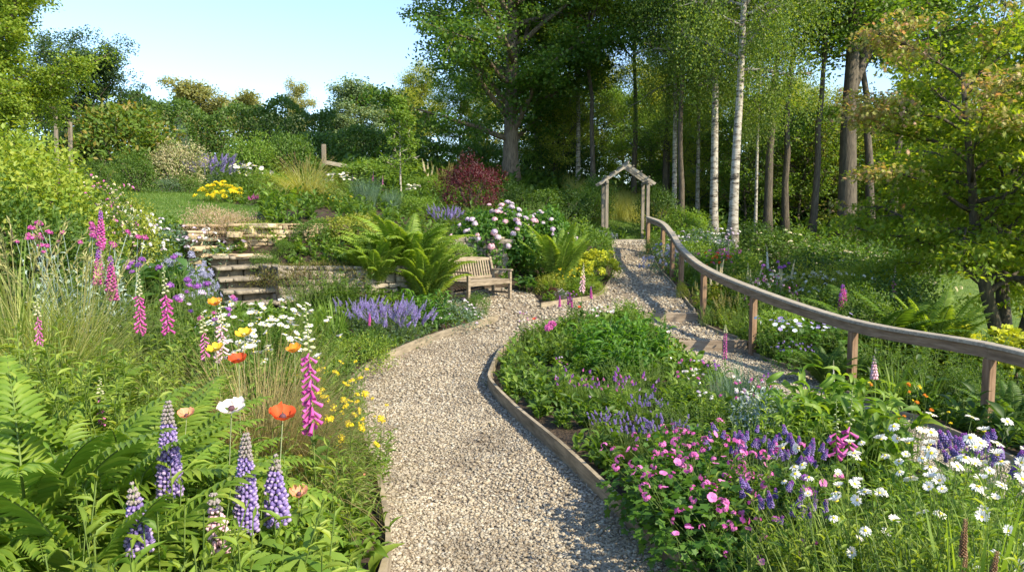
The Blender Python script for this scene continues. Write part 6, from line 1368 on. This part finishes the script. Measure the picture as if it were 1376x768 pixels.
# ------------------------------------------------------------------ the bank beyond the handrail
Tr = [
 ('bush_fresh', 'shrub', 'shrub', 'bright green bush at the foot of the birches', 925, 278, 26.5, 0, 1.3),
 ('bush', 'shrub', 'shrub', 'green bush wrapping the right post of the arch', 882, 250, 27.5, 0, .7),
 ('bush', 'shrub', 'shrub', 'dark green bush just behind the arch at its left', 802, 236, 30, 2, .7),
 ('mound', 'shrub', 'shrub', 'green mound at the start of the handrail', 884, 318, 22.2, 0, 1.0),
 ('aster', 'blue_flower_bush', 'shrub', 'blue-grey flowers left of the first rail bend', 902, 330, 19.6, 0, .8),
 ('mound_lime', 'low_plant', 'plant', 'yellow-green clump at the foot of the second rail post', 917, 378, 16.9, 0, .5),
 ('white_small', 'white_flower_plant', 'plant', 'hazy blue-white flowers below the birches', 940, 302, 22.5, 0, 1.5),
 ('geranium_far', 'pink_flower_clump', 'flower', 'red-pink flowers beyond the rail bend', 958, 332, 19.0, 0, 1.2),
 ('red_clump', 'red_flower_clump', 'flower', 'coral red flowers beside the distant pink foxglove', 966, 338, 18.2, 0, 1.0),
 ('foxglove_far', 'foxglove', 'foxglove', 'pink foxglove beyond the handrail bend', 979, 322, 18.4, 0, 1),
 ('mullein', 'mullein', 'mullein', 'cluster of pale yellow-green spires inside the rail bend', 962, 350, 16.4, 0, 1.1),
 ('mullein_white', 'mullein', 'mullein', 'single tall white spire beyond the handrail', 1032, 328, 16.8, 0, 1),
 ('mullein', 'mullein', 'mullein', 'pale cream spires right of the single white spire', 1054, 346, 16.4, 1, 1.0),
 ('mullein', 'mullein', 'mullein', 'short pale spires behind the third rail post', 1010, 352, 16.2, 1, 1.0),
 ('allium', 'purple_flower_clump', 'flower', 'purple round flowers beside the white spire', 1040, 352, 15.8, 0, .9),
 ('bush_rose', 'rose_bush', 'rose bush', 'rose bush with dark pink flowers behind the third rail post', 1028, 362, 15.4, 0, .8),
 ('astilbe', 'yellow_plume_plant', 'plant', 'yellow-green plumes behind the second rail post', 940, 380, 16.0, 0, 1.1),
 ('astilbe', 'yellow_plume_plant', 'plant', 'yellow-green plumes between the second and third rail posts', 975, 392, 14.6, 1, 1.1),
 ('fine', 'grassy_plant', 'plant', 'tall green stems behind the second post of the rail', 955, 410, 14.6, 0, 1.2),
 ('fine', 'grassy_plant', 'plant', 'tall green stems left of the third rail post', 995, 410, 13.4, 1, 1.1),
 ('mound_fresh', 'shrub', 'shrub', 'fresh green bush sloping from the red flowers to the rail', 920, 320, 20.6, 0, 1.2),
 ('mound_fresh', 'shrub', 'shrub', 'fresh green bush behind the coral red flowers', 988, 330, 19.4, 1, 1.3),
 ('mound_lime', 'shrub', 'shrub', 'lime bush behind the short pale spires', 1000, 365, 17.0, 1, 1.1),
 ('bush_white_fl', 'cream_flower_bush', 'shrub', 'gold-leaved bush right of the rose bush', 1095, 352, 16.4, 0, 1.0),
 ('bush', 'shrub', 'shrub', 'dark green and purple bush above the blue geraniums', 1130, 372, 14.6, 1, .9),
 ('salvia_mag', 'purple_spike_plant', 'plant', 'dusky purple spikes in the dark bush', 1135, 380, 13.6, 0, 1.6),
 ('bush_lime', 'shrub', 'shrub', 'lime-leaved bush lit by the sun right of the dusky spikes', 1172, 352, 17.4, 0, .9),
 ('foxglove_far', 'foxglove', 'foxglove', 'dusky pink spire in front of the lime-leaved bush', 1203, 356, 15.6, 0, 1),
 ('geranium_blue', 'blue_geranium', 'geranium', 'pale blue geranium between the third and fourth rail posts, left clump', 1065, 425, 12.0, 0, 1.2),
 ('geranium_blue', 'blue_geranium', 'geranium', 'pale blue geranium between the third and fourth rail posts, right clump', 1108, 424, 11.8, 1, 1.2),
 ('geranium_violet', 'violet_geranium', 'geranium', 'violet-blue geranium low behind the right path', 1065, 462, 11.0, 0, 1.0),
 ('leafy_dark', 'leafy_plant', 'plant', 'dark leafy clump at the foot of the third rail post', 1035, 445, 11.8, 0, 1.2),
 ('mound_fresh', 'shrub', 'shrub', 'green mound at the path edge right of the third post', 1042, 410, 12.8, 0, 1.1),
 ('fern_dark', 'fern', 'fern', 'dark green fern left of the fourth rail post', 1108, 468, 10.0, 0, .9),
 ('fern_dark', 'fern', 'fern', 'low fern at the path edge behind the fourth rail post', 1140, 470, 10.4, 1, 1.0),
 ('fern_dark', 'fern', 'fern', 'green fern above the rail behind the fourth post', 1178, 400, 12.8, 0, 1.3),
 ('fern_dark', 'fern', 'fern', 'green fern above the rail, left of the fern with pale tips', 1222, 408, 12.6, 1, 1.3),
 ('fern_up', 'fern', 'fern', 'fern with pale tips above the rail', 1258, 412, 12.4, 0, .9),
 ('bush_dark', 'shrub', 'shrub', 'broad dark bush above the rail behind the ferns', 1205, 378, 14.6, 0, 1.2),
 ('bush', 'shrub', 'shrub', 'green bush left of the ferns above the rail', 1160, 390, 13.6, 2, 1.0),
 ('leafy_dark', 'leafy_plant', 'plant', 'dark leafy clump above the rail at the lawn edge', 1285, 440, 11.6, 1, 1.6),
 ('leafy_dark', 'leafy_plant', 'plant', 'dark leafy clump under the rail between the fourth and fifth posts', 1230, 480, 9.6, 0, 1.5),
 ('strap', 'strap_leaf_plant', 'plant', 'dark strap-leaved tuft right of the fourth rail post', 1205, 482, 9.0, 0, 1.1),
 ('strap', 'strap_leaf_plant', 'plant', 'strap-leaved tuft halfway between the fourth and fifth rail posts', 1245, 500, 8.8, 1, 1.0),
 ('bush', 'shrub', 'shrub', 'green bush below the rail left of the fifth post', 1290, 500, 9.2, 0, .7),
 ('euphorbia', 'shrub', 'shrub', 'yellow-green bush at the right edge beyond the rail', 1365, 452, 11.8, 0, 1.3),
 ('fern_dark', 'fern', 'fern', 'feathery fern right of the fifth rail post', 1365, 520, 8.6, 0, 1.1),
 ('leafy_dark', 'leafy_plant', 'plant', 'leafy clump at the foot of the fifth rail post', 1310, 525, 8.5, 1, 1.2),
 ('bush', 'shrub', 'shrub', 'leafy bush behind the fifth rail post', 1325, 485, 10.2, 1, .9),
 ('bush_cream_fl', 'cream_flower_bush', 'shrub', 'dark bush with cream flowers behind the birch foot', 1048, 310, 24.5, 0, 1.6),
 ('bush_cream_fl', 'cream_flower_bush', 'shrub', 'dark bush with cream flowers under the big forked tree', 1118, 318, 23.0, 1, 1.5),
 ('bush_dark', 'shrub', 'shrub', 'dark bush right of the largest birch', 1012, 302, 25.5, 1, 1.5),
 ('bush_dark', 'shrub', 'shrub', 'dark bush between the forked tree and the leaning trunks', 1165, 325, 23.5, 0, 1.5),
 ('bush_cream_fl', 'cream_flower_bush', 'shrub', 'cream-flowered bush at the left edge of the sunny lawn', 1215, 335, 20.5, 0, .9),
 ('bush_dark', 'shrub', 'shrub', 'low dark bush under the left side of the maple', 1085, 345, 19.5, 1, 1.4),
 ('bush', 'shrub', 'shrub', 'leafy bush at the left end of the sunny lawn', 1180, 345, 19.5, 2, 1.1),
 ('bush_dark', 'shrub', 'shrub', 'dark bush behind the maple trunk', 1320, 330, 27, 1, 1.8),
 ('bush', 'shrub', 'shrub', 'bush at the far side of the sunny lawn', 1270, 335, 28, 0, 1.8),
 ('bush_fresh', 'shrub', 'shrub', 'sunlit bush at the far right beyond the lawn', 1385, 345, 26, 0, 1.6),
]
dprot('red_clump', lambda v: headed(390, 24, .9, .35, REDC, .10, fol=50, fmat=GFRESH, leafL=.09, per=6, hmin=.6))
dprot('geranium_violet', lambda v: geranium(392, VIOC, .07, 26))
for k, nm, cat, lab, px, yt, Y, v, sx in Tr: plant(k, nm, cat, lab, px, yt, Y, v, None, None, sx)
GU = 'undergrowth bushes below the wood'
rgu = random.Random(8)
for i in range(30):
    px = 640+i*26+rgu.uniform(-8, 8)
    if 790 < px < 885: continue
    Y = rgu.uniform(36, 42); x = (px-688)/FPX*Y
    spawn(proto(rgu.choice(['bush_dark', 'bush', 'bush_dark', 'bush_fresh']), rgu.choice([0, 1])), 'shrub', (x, Y, h1(x, Y)), rgu.uniform(0, 6), rgu.uniform(1.2, 1.9), 'low undergrowth bush at the foot of the packed wood', 'shrub', GU)
fill('mixed green growth on the bank just beyond the handrail', 'green clumps beyond the handrail', 'leafy_plant', ['leafy_dark', 'fine', 'leafy_dark'],
     [(925, 345, 18.6), (935, 330, 20.0), (950, 360, 17.4), (975, 360, 17.2), (1010, 385, 14.6), (1050, 390, 14.2), (1080, 395, 13.8), (1110, 400, 13.4), (1145, 415, 12.6), (1185, 430, 11.8), (1225, 445, 11.0), (1265, 470, 10.4), (1090, 440, 11.6), (1140, 445, 11.2), (1180, 455, 10.6), (1310, 480, 9.8), (1350, 500, 9.4), (1075, 470, 10.9), (1350, 545, 7.6), (1290, 540, 8.0)])
fill('low green growth filling the terraces above the bench and wall', 'green clumps on the terraces', 'leafy_plant', ['leafy_dark', 'fine', 'leafy'],
     [(360, 296, 18.6), (440, 296, 17.6), (428, 284, 18.4), (455, 290, 17.6), (432, 275, 19.4), (500, 280, 18.4), (530, 278, 19.5), (560, 285, 19.2), (590, 300, 18.6), (560, 300, 17.6), (520, 262, 22), (545, 268, 21.5), (640, 275, 21.5), (430, 245, 23), (400, 240, 25), (310, 238, 26), (350, 240, 24), (490, 262, 20), (700, 270, 22.5), (740, 272, 23.5), (775, 290, 22.5), (770, 330, 19), (620, 300, 20), (515, 300, 16.8), (440, 330, 15.0), (480, 335, 15.0)], s=(.9, 1.3))

# ------------------------------------------------------------------ lawns, grass, ground cover, fallen bits
LAWN1 = np.array([at(175, 262, 26)[:2], at(235, 258, 27.5)[:2], at(300, 264, 25)[:2], (-8.3, 21), (-6.3, 19), (-6.1, 17.6), (-7.0, 17.3), (-8.2, 17.2), (-10.5, 17.5), (-13, 21)])
LAWN2 = np.array([(3.0, 26.7), (5.4, 26.7), (6.2, 30), (5.6, 35), (3.0, 35), (2.6, 30)])
LAWN3 = np.array([(8.4, 11.5), (9.5, 19), (12, 25), (22, 28), (28, 20), (22, 10), (12, 7)])
def lawn(name, poly, label, dens, seed, hh=.05, n=9000, mat=GGRASS, z=.06):
    x0, y0 = poly.min(0)-.5; x1, y1 = poly.max(0)+.5
    sheet(name, x0, x1, y0, y1, .25, lambda X, Y: H(X, Y)+z, lambda X, Y: inpoly(X, Y, poly), LAWN, kind='structure', label=label)
    rg = np.random.default_rng(seed); x = rg.uniform(x0, x1, n*2); y = rg.uniform(y0, y1, n*2); k = inpoly(x, y, poly); x = x[k]; y = y[k]; b = np.stack([x, y, H(x, y)+z-.01], 1); mb = MB()
    blades(mb, rg, b, rg.uniform(0, 6.28, len(x)), hh*rg.uniform(.6, 1.4, len(x)), .012, np.abs(rg.normal(0, .3, len(x))), .6, 2); mb.obj('grass', mat, kind='stuff', label='short grass blades of the '+label)
lawn('lawn', LAWN1, 'sloping lawn above the stone steps', 1, 1, .07, 30000)
lawn('lawn', LAWN2, 'sunlit lawn behind the arch', 1, 2, .09, 14000)
lawn('lawn', LAWN3, 'sunny lawn under the maple', 1, 3, .09, 40000)
def meadow():
    rg = np.random.default_rng(9); n = 14000; x = rg.uniform(2.6, 7.2, n); y = rg.uniform(30.5, 38, n); b = np.stack([x, y, H(x, y)], 1); mb = MB()
    blades(mb, rg, b, rg.uniform(0, 6.28, n), rg.uniform(.5, 1.2, n), .016, np.abs(rg.normal(0, .2, n)), .8, 4); mb.obj('meadow_grass', leafmat('blade_meadow_sunlit', (.34, .36, .10), (.42, .42, .15), (.26, .32, .07), tr=.4), kind='stuff', label='tall pale meadow grass glowing beyond the arch')  # blade colour brightened to stand in for sunlight on the meadow
meadow()
def cover(name, label, region, dens, size, mat, seed, tm=LANCE, W=.4, hh=.16, keep=None):
    x0, x1, y0, y1 = region; rg = np.random.default_rng(seed); n = int((x1-x0)*(y1-y0)*dens); x = rg.uniform(x0, x1, n); y = rg.uniform(y0, y1, n)
    nz = np.sin(x*1.7+seed)*np.cos(y*1.3+seed*2)+.5*np.sin(x*4.1)*np.sin(y*3.7); k = (sdpath(x, y) < -.12) & (nz > -.75)
    for pl in (STAIRCUT, STAIRCUT2, LAWN1, LAWN2, LAWN3): k &= ~inpoly(x, y, pl)
    for pl in (STAIRCUT, STAIRCUT2): k &= dpoly(x, y, pl) > .12
    if keep is not None: k &= keep(x, y)
    x = x[k]; y = y[k]; n = len(x); per = 12; g = H(x, y)+.03; sz = size*rg.uniform(.6, 1.4, n)
    P = np.repeat(np.stack([x, y, g], 1), per, 0); a = rg.uniform(0, 6.283, n*per); D = np.stack([np.cos(a), np.sin(a), rg.uniform(.25, 1.6, n*per)], 1); s = np.repeat(sz, per)*rg.uniform(.6, 1.1, n*per)
    P = P+D*[1, 1, 0]*s[:, None]*.2; P[:, 2] += np.abs(rg.normal(0, hh*.5, n*per))*np.repeat(sz/size, per)
    mb = MB(); put(mb, tm, P, nrm(D), np.array([0, 0, 1.])+rg.normal(0, .3, (n*per, 3)), s, s*W); mb.obj(name, mat, kind='stuff', label=label)
cover('ground_cover', 'low green leaves covering the soil of the near beds', (-6, 6.2, 1.6, 16), 42, .10, G1, 1, hh=.14)
cover('ground_cover', 'low fresh leaves between the flowers of the near beds', (-6, 6.2, 1.6, 16), 22, .10, GFRESH, 2, LEAF5, .5, hh=.18, keep=lambda x, y: ~((x > -1.15) & (x < -.3) & (y < 4.3)))
cover('ground_cover', 'green ground cover on the terraces and the far bank', (-14, 10, 15.5, 34), 14, .17, G1, 3, hh=.3)
cover('ground_cover', 'green ground cover on the bank beyond the handrail', (5, 12, 5, 18), 22, .16, GDARK, 4, hh=.3)
cover('ground_cover', 'undergrowth on the woodland floor', (-24, 34, 28, 56), 4.5, .34, G1, 5, hh=.6)
cover('ground_cover', 'green growth on the slope at the far left', (-16, -5.5, 5, 20), 20, .17, GFRESH, 6, hh=.3)

def litter():
    rg = np.random.default_rng(31); n = 2600; x = rg.uniform(-3, 6, n); y = rg.uniform(3.4, 24, n); s = sdpath(x, y); k = (s > .01) & (rg.uniform(0, 1, n) < np.exp(-s*5)*.55+.035); x = x[k]; y = y[k]; n = len(x)
    P = np.stack([x, y, HG(x, y)+.022], 1); D = rnd_unit(rg, n)*[1, 1, .25]; mb = MB(); put(mb, LEAF5, P, D, np.array([0, 0, 1.])+rg.normal(0, .35, (n, 3)), rg.uniform(.018, .05, n), rg.uniform(.010, .022, n))
    mb.obj('fallen_leaves', leafmat('leaf_litter', (.10, .06, .03), (.20, .14, .06), (.05, .035, .02), (.14, .15, .04), tr=.1), kind='stuff', label='dry fallen leaves and bits along the edges of the gravel path')
    n = 900; x = rg.uniform(-3, 6, n); y = rg.uniform(3.4, 24, n); s = sdpath(x, y); k = (s > -.03) & (s < .07); x = x[k]; y = y[k]; n = len(x)
    base = np.repeat(np.stack([x, y, HG(x, y)], 1), 7, 0); mb = MB(); blades(mb, rg, base, rg.uniform(0, 6.28, n*7), rg.uniform(.04, .13, n*7), .005, np.abs(rg.normal(.2, .35, n*7)), .9, 3)
    mb.obj('edge_grass', GGRASS, kind='stuff', label='small grass tufts seeded along the timber edging')
litter()
